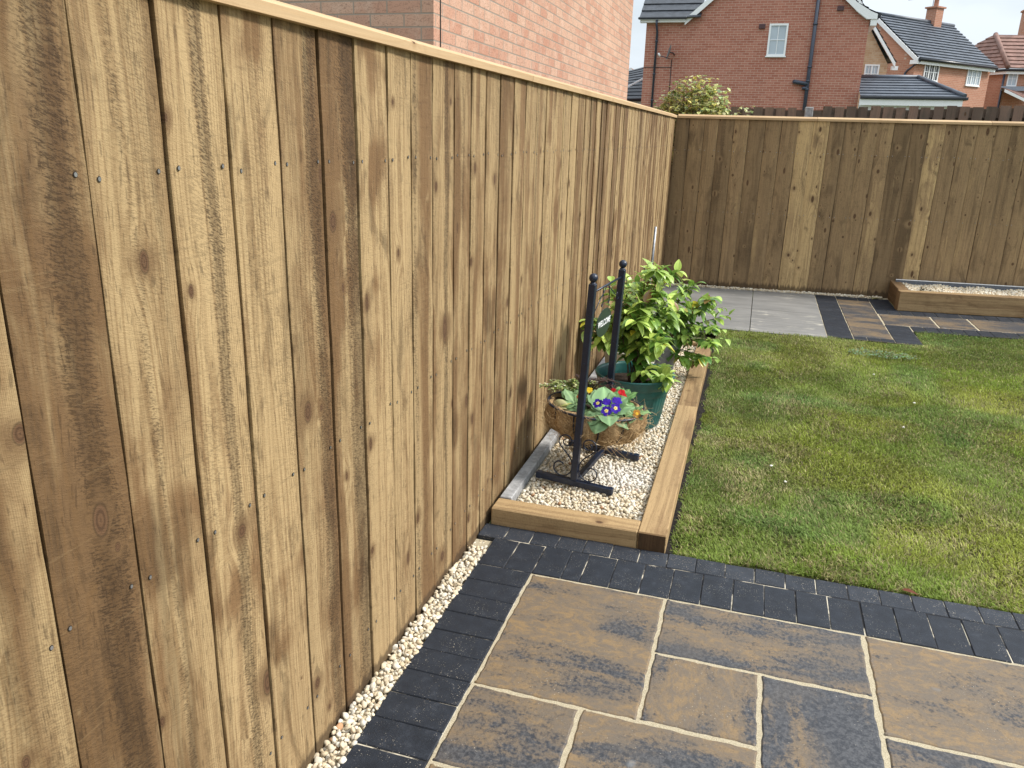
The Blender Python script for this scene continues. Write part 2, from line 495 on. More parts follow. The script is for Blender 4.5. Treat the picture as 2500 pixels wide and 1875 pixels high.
M_brickpale = bricks("pale pink brick", (0.45, 0.230, 0.155), (0.545, 0.345, 0.245), (0.27, 0.235, 0.19), (0.60, 0.44, 0.34), True)
M_brickred = bricks("red brick", (0.345, 0.125, 0.085), (0.44, 0.19, 0.135), (0.54, 0.42, 0.34), (0.40, 0.20, 0.15))
M_brickorange = bricks("orange brick", (0.39, 0.175, 0.11), (0.46, 0.225, 0.15), (0.50, 0.40, 0.32), (0.42, 0.20, 0.13))
M_bricktan = bricks("buff brick", (0.50, 0.31, 0.18), (0.58, 0.42, 0.28), (0.52, 0.42, 0.32), (0.40, 0.22, 0.13))
M_tile = plain("charcoal roof tile", (0.040, 0.045, 0.055), 0.55, 0, 0.3, 6)
M_tile_blue = plain("slate grey roof tile", (0.065, 0.078, 0.10), 0.5, 0, 0.25, 3)
M_tile_red = plain("terracotta roof tile", (0.215, 0.12, 0.095), 0.8, 0, 0.25, 4)
M_render = plain("cream render", (0.55, 0.48, 0.36), 0.8, 0, 0.1, 5)

def slab_mat():
    N = NT("mottled paving stone")
    u, v = N.uv(); tone, seed, _, al = N.attr("wd")
    big = N.noise(N.vec(u * 7, v * 3.0, seed * 40), detail=6, rough=0.66, dist=0.5)
    med = N.noise(N.vec(u * 38, v * 22, seed * 40), detail=5, rough=0.75, dist=0.5)
    fine = N.noise(N.vec(u, v, seed), scale=330, detail=2)
    sp = N.noise(N.vec(u, v, seed + 4), scale=90, detail=3, rough=0.7)
    bands = N.noise(N.vec(u * 7.5, v * 1.0, seed * 23), detail=3, rough=0.5, dist=0.4)
    m = N.smooth((bands - 0.5) * 0.42 + big * 0.50 + med * 0.30 + sp * 0.20 + (tone - 0.5) * 0.32 - 0.010, 0.440, 0.555)
    tan = N.mix((0.265, 0.176, 0.086), (0.165, 0.128, 0.092), N.smooth(med, 0.35, 0.6))
    ch = N.mix((0.034, 0.037, 0.045), (0.092, 0.093, 0.100), N.smooth(sp, 0.35, 0.65))
    c = N.mix(ch, tan, m)
    c = N.mix(c, (0.135, 0.113, 0.092), N.smooth(N.noise(N.vec(u * 5, v * 4, seed * 17 + 3), detail=4, rough=0.6), 0.46, 0.66) * 0.32)
    c = N.mix(c, (0.03, 0.03, 0.033), N.smooth(N.noise(N.vec(u, v, seed * 6), scale=120, detail=4, rough=0.75), 0.56, 0.68) * 0.35)
    c = N.mix(c, (0, 0, 0), (1.0 - fine) * 0.35)
    c = N.mix(c, (0.55, 0.50, 0.40), N.smooth(N.noise(N.vec(u, v, 2), scale=210, detail=1), 0.70, 0.76) * 0.7 * N.smooth(N.noise(N.vec(u, v, 5), scale=5, detail=2), 0.45, 0.65))
    c = N.mix(c, (0.34, 0.36, 0.38), N.smooth(N.noise(N.vec(u, v, 8), scale=6, detail=3), 0.70, 0.80) * 0.6)
    N.bump(big * 1.2 + med * 0.7 + fine * 0.25, 0.45, 0.006)
    return N.finish(c, 0.50, spec=0.36)
M_slab = slab_mat()

def block_mat():
    N = NT("charcoal block paving")
    u, v = N.uv(); tone, seed, sandy, _ = N.attr("wd")
    fine = N.noise(N.vec(u, v, seed), scale=380, detail=3, rough=0.7)
    med = N.noise(N.vec(u, v, seed * 9), scale=22, detail=4, rough=0.65)
    c = N.mix((0.008, 0.0105, 0.016), (0.020, 0.025, 0.035), N.smooth(fine * 0.6 + med * 0.4, 0.36, 0.64))
    c = N.mix(c, (0.075, 0.083, 0.10), N.math('MAXIMUM', N.smooth(med, 0.55, 0.75) * 0.25 + (tone - 0.5) * 0.9, 0.0))
    g = N.noise(N.vec(u, v, seed * 3 + 1), scale=300, detail=1)
    patch = N.noise(N.vec(u, v, 7), scale=11, detail=3, rough=0.6)
    c = N.mix(c, (0.60, 0.53, 0.42), N.smooth(g, 0.685, 0.73) * N.smooth(patch - (sandy - 0.5) * 0.25, 0.58, 0.38) * 0.65)
    N.bump(fine + med * 0.4, 0.3, 0.003)
    return N.finish(c, 0.60, spec=0.30)
M_block = block_mat()

def sand_mat():
    N = NT("jointing sand")
    p = N.pos()
    f = N.noise(p, scale=420, detail=3, rough=0.7); m = N.noise(p, scale=14, detail=3)
    c = N.mix((0.33, 0.28, 0.19), (0.55, 0.48, 0.345), N.smooth(f, 0.3, 0.7))
    c = N.mix(c, (0.30, 0.24, 0.16), N.smooth(m, 0.62, 0.75) * 0.4)
    N.bump(f, 0.8, 0.004)
    return N.finish(c, 0.95, spec=0.1)
M_sand = sand_mat()
def blockjoint_mat():
    N = NT("block joint")
    p = N.pos()
    f = N.noise(p, scale=420, detail=3, rough=0.7); m = N.noise(p, scale=9, detail=3, rough=0.6)
    c = N.mix((0.03, 0.03, 0.032), N.mix((0.42, 0.37, 0.28), (0.66, 0.60, 0.48), f), N.smooth(m + f * 0.2, 0.57, 0.72))
    return N.finish(c, 0.95, spec=0.1)
M_blockjoint = blockjoint_mat()

def greyslab_mat():
    N = NT("grey planked paving")
    u, v = N.uv(); tone, seed, _, _ = N.attr("wd")
    st = N.noise(N.vec(u * 2.2, v * 60, seed), detail=3, rough=0.6)
    big = N.noise(N.vec(u * 3, v * 5, seed * 9), detail=4, rough=0.6)
    c = N.mix((0.15, 0.15, 0.145), (0.24, 0.235, 0.225), N.smooth(st * 0.6 + big * 0.4, 0.35, 0.65))
    w = N.smooth(N.noise(N.vec(u * 5, v * 14, 3), detail=5, rough=0.7), 0.54, 0.66) * N.smooth(N.noise(N.vec(u * 1.6, v * 1.6, 6 ), detail=2), 0.45, 0.6) * tone
    c = N.mix(c, (0.50, 0.47, 0.40), w)
    N.bump(st, 0.25, 0.002)
    return N.finish(c, 0.5, spec=0.45)
M_greyslab = greyslab_mat()

def stone_mat():
    N = NT("cream stone chippings")
    c = N.attrc("col")
    n = N.noise(N.pos(), scale=160, detail=3, rough=0.65)
    c = N.mix(c, (0.42, 0.31, 0.19), N.smooth(n, 0.55, 0.78) * 0.45)
    return N.finish(c, 0.8, spec=0.25)
M_stone = stone_mat()

def leaf_mat(name, attr="wd", rough=0.35, trans=0.3, spec=0.5):
    N = NT(name)
    c = N.attrc(attr)
    n = N.noise(N.pos(), scale=60, detail=2)
    c = N.mix(c, (0.02, 0.06, 0.01), N.smooth(n, 0.5, 0.9) * 0.25)
    N.finish(c, rough, spec=spec)
    tr = N.new("ShaderNodeBsdfTranslucent"); N.put(tr.inputs[0], c)
    mx = N.new("ShaderNodeMixShader"); mx.inputs[0].default_value = trans
    out = N.t.nodes["Material Output"]
    N.t.links.new(N.b.outputs[0], mx.inputs[1]); N.t.links.new(tr.outputs[0], mx.inputs[2])
    N.t.links.new(mx.outputs[0], out.inputs[0])
    return N.mat
M_leaf = leaf_mat("glossy leaf", trans=0.25)
M_primleaf = leaf_mat("primrose leaf", rough=0.55, trans=0.15, spec=0.3)
M_petal = leaf_mat("petal", rough=0.6, trans=0.25, spec=0.2)
M_grass = leaf_mat("grass blade", "col", 0.6, 0.3, 0.25)

def lawnground_mat():
    N = NT("lawn soil and thatch")
    p = N.pos()
    a = N.noise(p, scale=5, detail=5, rough=0.65); f = N.noise(p, scale=160, detail=3, rough=0.7)
    c = N.mix((0.075, 0.090, 0.028), (0.165, 0.15, 0.055), N.smooth(a, 0.35, 0.65))
    c = N.mix(c, (0.020, 0.020, 0.012), N.smooth(f, 0.6, 0.4) * 0.6)
    N.bump(f, 1.0, 0.01)
    return N.finish(c, 0.95, spec=0.1)
M_lawn = lawnground_mat()
M_ground = plain("far ground", (0.10, 0.11, 0.05), 0.95, 0, 0.3, 3, 0.1)

def coir_mat():
    N = NT("coir fibre")
    p = N.pos()
    a = N.noise(p, scale=45, detail=5, rough=0.75, dist=2.5); f = N.noise(p, scale=260, detail=2, dist=1.0)
    c = N.mix((0.20, 0.12, 0.055), (0.52, 0.35, 0.18), N.smooth(a * 0.6 + f * 0.4, 0.36, 0.62))
    N.bump(a + f * 0.5, 1.0, 0.008)
    return N.finish(c, 0.9, spec=0.15)
M_coir = coir_mat()
M_strand = plain("coir strands", (0.58, 0.40, 0.21), 0.8, 0, 0.3, 50, 0.2)

# ------------------------------------------------------------------ ground
b = MB(); b.quad((-400, -400, -0.09), (400, -400, -0.09), (400, 400, -0.09), (-400, 400, -0.09))
tag(b.build("ground", M_ground), kind='structure')

BSL = 0.085                                       # the back fence runs slightly askew
def yback(x): return 8.50 + BSL * x
PSL = 0.12                                        # so does the far path
def ypath(x, y): return y + PSL * (x - 2.07)

# lawn sheet, gently uneven
def lawn_inside(x, y):
    top = 6.60 if x < 1.56 else (6.655 if x < 2.275 else ypath(x, 7.17))
    return x > 0.775 and y > 2.715 and y < top
b = MB()
xs = np.linspace(0.70, 5.2, 60); ys = np.linspace(2.708, 8.3, 70)
grid = {}
for i, x in enumerate(xs):
    for j, y in enumerate(ys):
        top = 6.64 if x < 1.56 else (6.68 if x < 2.27 else ypath(x, 7.20))
        yy = 2.708 + (top - 2.708) * j / 69
        grid[i, j] = b.vert((x, yy, -0.012 + 0.006 * math.sin(x * 5 + yy * 3) + 0.005 * math.sin(yy * 7)))
for i in range(59):
    for j in range(69):
        b.face((grid[i, j], grid[i + 1, j], grid[i + 1, j + 1], grid[i, j + 1]), smooth=True)
tag(b.build("lawn", M_lawn), kind='structure')

# dark soil edge between sleeper and lawn
b = MB()
n = 90
for i in range(n):
    y0, y1 = 2.715 + i * 3.2 / n, 2.715 + (i + 1) * 3.2 / n
    f = lambda y: 0.752 - 0.008 * (y - 2.71) + 0.008 * math.sin(y * 23) + 0.008 * math.sin(y * 61 + 1)
    b.quad((0.70, y0, -0.006), (f(y0), y0, -0.004), (f(y1), y1, -0.004), (0.70, y1, -0.006))
tag(b.build("soil", M_darksoil), kind='structure')

# ------------------------------------------------------------------ patio
def slab(b, x0, x1, y0, y1, tone, along_y=False, z=0.0, jit=0.0014, sk=0.0, mi=0):
    """one riven slab with wavy edges; sk skews y with x"""
    seed = random.random()
    col = (tone, seed, 0.5, 0.0)
    ph = [random.uniform(0, 6.28) for _ in range(8)]
    def w(t, k): return jit * (math.sin(t * 37 + ph[k]) + 0.7 * math.sin(t * 91 + ph[k + 4]) + 0.4 * math.sin(t * 170 + ph[(k + 2) % 8]))
    st = 0.012
    per = []
    nx, ny = max(4, int((x1 - x0) / st)), max(4, int((y1 - y0) / st))
    for i in range(nx): t = i / nx; per.append((x0 + (x1 - x0) * t, y0, 0, -1, w(t * (x1 - x0), 0)))
    for i in range(ny): t = i / ny; per.append((x1, y0 + (y1 - y0) * t, 1, 0, w(t * (y1 - y0), 1)))
    for i in range(nx): t = i / nx; per.append((x1 + (x0 - x1) * t, y1, 0, 1, w(t * (x1 - x0), 2)))
    for i in range(ny): t = i / ny; per.append((x0, y1 + (y0 - y1) * t, -1, 0, w(t * (y1 - y0), 3)))
    x0 -= 0.0018; x1 += 0.0018; y0 -= 0.0018; y1 += 0.0018
    def ring(ins, zz):
        out = []
        for x, y, nx_, ny_, ww in per:
            px = x + nx_ * (ww - ins); py = y + ny_ * (ww - ins)
            px = min(max(px, x0 + ins * 0.8 - 0.004), x1 - ins * 0.8 + 0.004); py = min(max(py, y0 + ins * 0.8 - 0.004), y1 - ins * 0.8 + 0.004)
            out.append(b.vert((px, py + sk * (px - 2.07), zz), col))
        return out
    def uvs(ids): return [((b.v[i][0], b.v[i][1]) if along_y else (b.v[i][1], b.v[i][0])) for i in ids]
    a, m, l = ring(0.006, z), ring(0.0, z - 0.004), ring(0.0, z - 0.035)
    b.face(a, uvs(a), mi)
    k = len(a)
    for r0, r1 in ((m, a), (l, m)):
        for i in range(k):
            ids = (r0[i], r0[(i + 1) % k], r1[(i + 1) % k], r1[i])
            b.face(ids, uvs(ids), mi, r0 is m)

b = MB()
J = 0.006
for x0, x1, y0, y1, tone, ay in [
    (0.292, 0.754, 1.783, 2.395, 0.74, False), (0.764, 1.376, 2.096, 2.395, 0.50, False),
    (0.764, 1.064, 1.788, 2.086, 0.58, True), (1.076, 1.376, 1.478, 2.084, 0.28, True),
    (1.389, 1.998, 1.940, 2.395, 0.80, False), (1.389, 1.998, 1.475, 1.928, 0.55, False),
    (0.292, 0.596, 1.472, 1.772, 0.55, False), (0.608, 1.066, 1.166, 1.774, 0.60, False),
    (0.292, 0.596, 0.86, 1.462, 0.5, True), (1.078, 1.376, 0.86, 1.466, 0.4, True), (0.608, 1.066, 0.70, 1.154, 0.5, False),
    (2.010, 2.62, 2.096, 2.395, 0.45, False), (2.010, 2.62, 1.475, 2.084, 0.6, False), (1.389, 1.998, 0.86, 1.463, 0.5, False),
    (2.632, 3.24, 1.78, 2.395, 0.5, False), (2.010, 2.62, 0.86, 1.463, 0.5, False), (2.632, 3.24, 0.86, 1.768, 0.5, False)]:
    slab(b, x0, x1, y0, y1, tone, ay)
tag(b.build("patio", M_slab), kind='structure')

b = MB(); b.quad((0.27, 0.5, -0.0035), (3.4, 0.5, -0.0035), (3.4, 2.404, -0.0035), (0.27, 2.404, -0.0035))
tag(b.build("patio_joint_sand", M_sand), kind='structure')

def blk(b, x0, x1, y0, y1, tone=0.5, sandy=0.5, z=0.0, sk=0.0, gap=0.0013):
    dz = random.uniform(-0.0015, 0.0015); t = (tone + random.uniform(-0.08, 0.08), random.random(), sandy, 0)
    jx, jy = random.uniform(-0.0008, 0.0008), random.uniform(-0.0008, 0.0008)
    x0, x1, y0, y1 = x0 + gap + jx, x1 - gap + jx, y0 + gap + jy, y1 - gap + jy
    ya = sk * (x0 - 2.07)
    b.box((x0, y0 + ya, z - 0.05), (x1 - x0, sk * (x1 - x0), 0), (0, y1 - y0, 0), (0, 0, 0.05 + dz), col=t, bevel=0.0022,
          uvo=(random.random() * 5, random.random() * 5))
P_ = 0.1038
XI, YT = 0.286, 2.399
b = MB()
for k in range(20): blk(b, XI - 0.205, XI - 0.003, YT - (k + 1) * P_, YT - k * P_, 0.42, 0.55 if k < 8 else 0.4)
xs_ = [XI - 2 * P_ + 0.003, XI - P_, XI, XI + P_, XI + P_ + 0.0677] + [XI + P_ + 0.0677 + i * P_ for i in range(1, 30)]
for a, c in zip(xs_[:-1], xs_[1:]): blk(b, a, c, YT + 0.002, YT + 0.203, 0.46, 0.45)
x = XI - 2.72 * P_
for k in range(33): blk(b, x + 0.006 + k * P_, x + 0.006 + (k + 1) * P_, YT + 0.205, YT + 0.309, 0.66, 0.75)
tag(b.build("patio_edging", M_block), kind='structure')
b = MB()
b.quad((0.085, 0.4, -0.0030), (XI - 0.002, 0.4, -0.0030), (XI - 0.002, 2.402, -0.0030), (0.085, 2.402, -0.0030))
b.quad((0.085, 2.402, -0.0028), (3.5, 2.402, -0.0028), (3.5, 2.604, -0.0028), (0.085, 2.604, -0.0028))
b.quad((0.012, 2.604, -0.0026), (3.5, 2.604, -0.0026), (3.5, 2.704, -0.0026), (0.012, 2.704, -0.0026))
tag(b.build("edging_joint_sand", M_blockjoint), kind='structure')

# ------------------------------------------------------------------ far path
b = MB()
slab(b, 1.760, 2.061, 8.14, 8.40, 0.62); slab(b, 1.760, 2.061, 7.72, 8.125, 0.36); slab(b, 1.760, 2.061, 6.78, 7.705, 0.60)
for x0, x1, tone in ((2.075, 2.505, 0.5), (2.518, 2.818, 0.45), (2.832, 3.43, 0.5), (3.442, 4.05, 0.5), (4.06, 4.66, 0.5)):
    slab(b, x0, x1, 7.345, 7.805, tone, False, 0.0, 0.0015, PSL)
tag(b.build("path", M_slab), kind='structure')
b = MB()
for k in range(19): blk(b, 1.560, 1.756, 6.67 + k * 0.1, 6.77 + k * 0.1, 0.5, 0.2)
for k in range(3): blk(b, 1.760 + k * 0.1013, 1.760 + (k + 1) * 0.1013, 6.672, 6.772, 0.5, 0.2)
for k in range(3): blk(b, 1.760 + k * 0.1013, 1.760 + (k + 1) * 0.1013, 8.41, 8.58, 0.5, 0.2)
for k in range(6): blk(b, 2.066, 2.262, 6.675 + k * 0.111, 6.675 + (k + 1) * 0.111, 0.5, 0.1)
for k in range(5): blk(b, 2.066, 2.262, 8.035 + k * 0.112, 8.035 + (k + 1) * 0.112, 0.5, 0.3)
for k in range(25): blk(b, 2.066 + k * 0.104, 2.066 + (k + 1) * 0.104, 7.82, 8.02, 0.5, 0.3, 0, PSL)
for k in range(23): blk(b, 2.270 + k * 0.104, 2.270 + (k + 1) * 0.104, 7.13, 7.33, 0.5, 0.2, 0, PSL)
tag(b.build("path_edging", M_block), kind='structure')
b = MB()
b.quad((1.555, 6.67, -0.004), (2.264, 6.67, -0.004), (2.264, 8.64, -0.004), (1.555, 8.58, -0.004))
b.poly([(2.264, ypath(2.264, 7.13), -0.004), (4.7, ypath(4.7, 7.13), -0.004), (4.7, ypath(4.7, 8.03), -0.004), (2.264, ypath(2.264, 8.03), -0.004)])
tag(b.build("path_joint_sand", M_sand), kind='structure')

b = MB()
for x0, x1, tone in ((-0.26, 0.342, 0.1), (0.348, 0.952, 0.25), (0.958, 1.554, 1.0)):
    for (y0, y1) in ((6.60, 7.537), (7.543, None)):
        y1a = y1 if y1 else yback(x0) - 0.075; y1b = y1 if y1 else yback(x1) - 0.075
        c = (tone, random.random(), 0, 0)
        lo = -0.05
        pts = [(max(x0, 0.02), y0), (x1, y0), (x1, y1b), (max(x0, 0.02), y1a)]
        b.poly([(p[0], p[1], 0.001) for p in pts], [(p[1] * 0.0 + p[0], p[1]) for p in pts], col=c)
        for i in range(4):
            p, q_ = pts[i], pts[(i + 1) % 4]
            b.quad((p[0], p[1], lo), (q_[0], q_[1], lo), (q_[0], q_[1], 0.001), (p[0], p[1], 0.001), col=c)
tag(b.build("path_grey_paving", M_greyslab), kind='structure')

# ------------------------------------------------------------------ fences
def fence_boards(b, p0, d, nrm, boards, z0, z1, nails=(), nv=22, flip=False):
    """boards: (s0, s1, tone, streak position, streak strength) along d; nrm points to the garden"""
    d, nrm = Vector(d), Vector(nrm); p0 = Vector(p0)
    for (s0, s1, tone, spos, sstr) in boards:
        seed = random.random()
        col = (tone, seed, spos, sstr)
        bow = random.uniform(-0.0022, 0.0022); ph = random.uniform(0, 6); cup = random.uniform(-0.0008, 0.0012)
        tn, tf = random.uniform(0.0065, 0.0105), random.uniform(0.0040, 0.0075)
        if flip: tn, tf = tf, tn
        lean = random.uniform(-0.0025, 0.0025); ga, gb = random.uniform(0.0010, 0.0024), random.uniform(0.0008, 0.0022)
        zt, zb = z1, z0 + random.uniform(-0.004, 0.004)
        cols = []
        for i, t in enumerate((0, 0.02, 0.35, 0.7, 0.98, 1)):
            row = []
            for j in range(nv + 1):
                z = zb + (zt - zb) * j / nv
                lat = bow * math.sin(math.pi * j / nv + ph * 0.2) + lean * (j / nv - 0.5) + 0.0006 * math.sin(j * 1.7 + ph)
                s = s0 + ga + (s1 - s0 - ga - gb) * t + lat
                o = tn + (tf - tn) * t + cup * math.sin(math.pi * t) + 0.0008 * math.sin(j * 0.9 + ph) - (0.0012 if i in (0, 5) else 0)
                p = p0 + d * s + nrm * o
                row.append((b.vert((p.x, p.y, z), col), (t * (s1 - s0), z)))
            cols.append(row)
        back = []
        for s in (s0 + ga, s1 - gb):
            row = []
            for j in range(nv + 1):
                z = zb + (zt - zb) * j / nv
                lat = bow * math.sin(math.pi * j / nv + ph * 0.2) + lean * (j / nv - 0.5) + 0.0006 * math.sin(j * 1.7 + ph)
                p = p0 + d * (s + lat) - nrm * 0.014
                row.append((b.vert((p.x, p.y, z), (0.05, seed, 0.0, 0.9)), (0.0, z)))  # board edges coloured dark to paint the shade line at each lap
            back.append(row)
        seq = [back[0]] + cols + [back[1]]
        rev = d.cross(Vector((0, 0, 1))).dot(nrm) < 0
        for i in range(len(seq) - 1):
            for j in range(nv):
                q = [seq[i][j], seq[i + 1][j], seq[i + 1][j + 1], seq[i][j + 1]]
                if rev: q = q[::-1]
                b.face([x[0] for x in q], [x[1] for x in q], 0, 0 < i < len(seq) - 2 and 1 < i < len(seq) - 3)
        for zn in nails:
            for sn in (s0 + 0.021, s1 - 0.021):
                zz = zn + random.uniform(-0.006, 0.006); ss = sn + random.uniform(-0.004, 0.004)
                t = (ss - s0) / (s1 - s0)
                c = p0 + d * ss + nrm * (tn + (tf - tn) * t + 0.0022); c.z = zz
                for rr, oo, mi in ((0.0040, -0.0007, 2), (0.0029, 0.0, 1)):
                    ids = [b.vert(c + d * rr * math.cos(a) + Vector((0, 0, rr * 1.15 * math.sin(a))) + nrm * oo) for a in [k * math.pi / 4 for k in range(8)]]
                    b.face(ids if not rev else ids[::-1], None, mi)
        # near-black backing sheet, its colour standing in for shade between the boards
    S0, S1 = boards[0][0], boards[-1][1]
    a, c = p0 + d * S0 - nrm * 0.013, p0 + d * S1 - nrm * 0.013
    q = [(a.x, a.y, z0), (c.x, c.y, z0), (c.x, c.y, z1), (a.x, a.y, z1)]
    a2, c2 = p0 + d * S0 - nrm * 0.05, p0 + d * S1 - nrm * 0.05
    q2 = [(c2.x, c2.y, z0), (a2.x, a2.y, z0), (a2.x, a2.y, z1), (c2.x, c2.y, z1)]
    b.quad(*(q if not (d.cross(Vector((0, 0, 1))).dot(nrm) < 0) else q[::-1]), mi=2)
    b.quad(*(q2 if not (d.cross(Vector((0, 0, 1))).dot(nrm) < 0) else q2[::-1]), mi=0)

def cap(b, pa, pb, nrm, z, h=0.0235, w=0.072, front=0.025, col=(0.8, 0.3, 0.5, 0)):
    pa, pb, nrm = Vector(pa), Vector(pb), Vector(nrm)
    prof = [(front - w, z), (front, z), (front + 0.001, z + h - 0.003), (front - 0.003, z + h), (front - 0.042, z + h + 0.014), (front - w, z + h + 0.006)]
    L = (pb - pa).length; u = 0
    A = []
    for p in (pa, pb):
        A.append([b.vert((p.x + nrm.x * o, p.y + nrm.y * o, zz), col) for o, zz in prof])
    k = len(prof); acc = 0
    for i in range(k):
        i2 = (i + 1) % k
        w_ = math.hypot(prof[i2][0] - prof[i][0], prof[i2][1] - prof[i][1])
        ids = (A[0][i], A[0][i2], A[1][i2], A[1][i]); uv = [(acc, 0), (acc + w_, 0), (acc + w_, L), (acc, L)]
        d = (pb - pa)
        if d.cross(Vector((0, 0, 1))).dot(nrm) > 0: ids, uv = ids[::-1], uv[::-1]
        b.face(ids, uv); acc += w_
    b.face(A[0], [(0, 0)] * k); b.face(A[1][::-1], [(0, 0)] * k)

R = random.uniform
YL = [-0.62, -0.45, -0.29, -0.13, 0.03, 0.19, 0.345, 0.505, 0.66 + 0.095, 0.918, 1.082, 1.243, 1.400, 1.561, 1.716, 1.881, 2.027, 2.175, 2.344, 2.491, 2.637, 2.790]
spec = {8: (0.50, .5, .10), 9 - 1: (0.50, .5, .10)}
tones = [(0.5, .5, .2)] * 7 + [(0.52, .5, .10), (0.40, .74, 1.45), (0.60, .48, .45), (0.76, .66, 1.0), (0.84, .8, .12), (0.58, .84, 1.20), (0.52, .86, 1.75),
         (0.72, .6, .20), (0.70, .85, .25), (0.60, .12, .55), (0.62, .7, .95), (0.55, .5, .45), (0.64, .2, .25), (0.58, .8, .35)]
boardsL = [(YL[i], YL[i + 1]) + tones[i] for i in range(len(YL) - 1)]
y = YL[-1]
while y < 8.42:
    w = R(0.140, 0.163)
    if y + w > 8.40: w = 8.505 - y
    boardsL.append((y, y + w, random.choice((R(0.42, 0.55), R(0.55, 0.7), R(0.6, 0.85))), R(0.1, 0.9), max(0, R(-0.5, 0.9))))
    y += w
ZC = 1.684
f1 = thing("fence", (0.0, 4.0, 0.0), "long tan close-board fence on the left, from the foreground to the corner", "fence")
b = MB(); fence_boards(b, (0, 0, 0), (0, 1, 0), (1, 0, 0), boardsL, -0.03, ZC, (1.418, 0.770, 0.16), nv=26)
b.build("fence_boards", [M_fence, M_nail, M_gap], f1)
cuts = [-0.62, 0.55, 3.131, 4.36, 5.62, 6.90, 8.50]
for i, (a, c) in enumerate(zip(cuts[:-1], cuts[1:])):
    b = MB(); cap(b, (0, a + 0.0015, 0), (0, c - 0.0015, 0), (1, 0, 0), ZC + R(-0.001, 0.001), col=(0.75 + R(-.2, .2), R(0, 1), R(0, 1), 0))
    b.build("capping_rail", M_cap, f1)
b = MB(); b.box((0.032, 2.815, -0.05), (0.050, 0, 0), (-0.004, 3.0, 0), (0, 0, 0.122), bevel=0.003)
tag(b.build("gravel_board", M_concrete, f1), "grey concrete board at the foot of the fence")

XB = [0.0, .137, .285, .422, .575, .718, .875, 1.026, 1.182, 1.322, 1.472, 1.614, 1.762, 1.915, 2.059, 2.216, 2.365, 2.511, 2.649, 2.792, 2.948, 3.081]
tb = [.12, .38, .46, .20, .50, .24, .40, .44, 1.02, .98, .40, .42, .48, .56, .22, .15, .78, .44, .48, .52, .44]
boardsB = [(XB[i], XB[i + 1], tb[i], R(.1, .9), max(0, R(-.6, .5))) for i in range(len(tb))]
boardsB[3] = boardsB[3][:3] + (.4, .6)
x = XB[-1]
while x < 6.0:
    w = R(0.138, 0.155); boardsB.append((x, x + w, R(.2, .55), R(.1, .9), max(0, R(-.6, .5)))); x += w
dB = Vector((1, BSL, 0)).normalized(); nB = Vector((BSL, -1, 0)).normalized()
f2 = thing("fence", (2.5, yback(2.5), 0.0), "darker brown close-board fence across the far end of the garden", "fence")
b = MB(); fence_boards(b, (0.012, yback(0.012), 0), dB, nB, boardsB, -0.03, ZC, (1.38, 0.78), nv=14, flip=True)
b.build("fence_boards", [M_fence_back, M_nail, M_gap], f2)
cuts = [0.034, 1.36, 2.9, 4.5, 6.0]
for a, c in zip(cuts[:-1], cuts[1:]):
    b = MB(); cap(b, (a, yback(a), 0), (c - 0.003, yback(c - 0.003), 0), nB, ZC + R(-0.001, 0.001), col=(0.7 + R(-.2, .2), R(0, 1), R(0, 1), 0))
    b.build("capping_rail", M_cap, f2)

# old double-sided fence of the house behind
f3 = thing("fence", (2.5, 9.6, 0.0), "weathered dark hit-and-miss fence with gaps behind the far fence", "fence")
b = MB(); x = -1.0; k = 0
while x < 7.5:
    w = R(0.088, 0.098); zt = 1.83 + 0.021 * (x - 0.43) + R(-0.008, 0.008)
    if not (1.20 < x < 1.36):
        b.box((x, 9.575, 0.0), (w, 0, 0), (0, 0.016, 0), (0, 0, zt), col=(R(.1, .9), R(0, 1), R(0, 1), 0.3 * R(0, 1)))
        b.box((x + w - 0.022, 9.63, 0.0), (0.075, 0, 0), (0, 0.016, 0), (0, 0, zt - R(0.004, 0.03)), col=(R(.1, .5), R(0, 1), R(0, 1), 0.3 * R(0, 1)))
    x += w + R(0.022, 0.036); k += 1
b.build("fence_boards", M_oldwood, f3)
b = MB(); b.box((-1, 9.595, 1.70), (8.5, 0, 0.15), (0, 0.03, 0), (0, 0, 0.075), col=(.3, .2, .5, 0)); b.box((-1, 9.595, 0.5), (8.5, 0, 0), (0, 0.03, 0), (0, 0, 0.07), col=(.3, .2, .5, 0))
b.build("rail", M_oldwood, f3)
b = MB(); b.box((1.268, 9.55, 0.0), (0.085, 0, 0), (0, 0.10, 0), (0, 0, 1.847), bevel=0.006)
tag(b.build("concrete_post", M_concrete, f3), "pale concrete post")

# ------------------------------------------------------------------ raised beds
def sleeper(parent, o, ax, ay, az, seed=None, end=None, tone=0.6):
    b = MB(); b.box(o, ax, ay, az, col=(tone, R(0, 1), R(0.2, 0.8), R(0, 0.3)), bevel=0.004)
    if end is not None:
        b.quad(*end, uv=[(0, 0), (0.1, 0), (0.1, 0.1), (0, 0.1)], mi=1)
    return b.build("sleeper", [M_sleeper, M_endgrain], parent)
bed1 = thing("raised_bed", (0.35, 4.3, 0.0), "low golden timber sleeper bed of cream gravel along the left fence", "raised bed")
ZS = 0.067
sleeper(bed1, (0.028, 2.712, -0.05), (0.584, 0, 0), (0, 0.098, 0), (0, 0, 0.05 + ZS), tone=0.75)
sleeper(bed1, (0.614, 2.712, -0.05), (0.108, 0, 0), (-0.012, 1.572, 0), (0, 0, 0.05 + ZS + 0.001), tone=0.75,
        end=[(0.617, 2.7105, -0.05), (0.719, 2.7105, -0.05), (0.719, 2.7105, ZS - 0.004), (0.617, 2.7105, ZS - 0.004)])
sleeper(bed1, (0.602, 4.289, -0.05), (0.104, 0, 0), (-0.008, 1.57, 0), (0, 0, 0.05 + ZS - 0.003), tone=0.5)
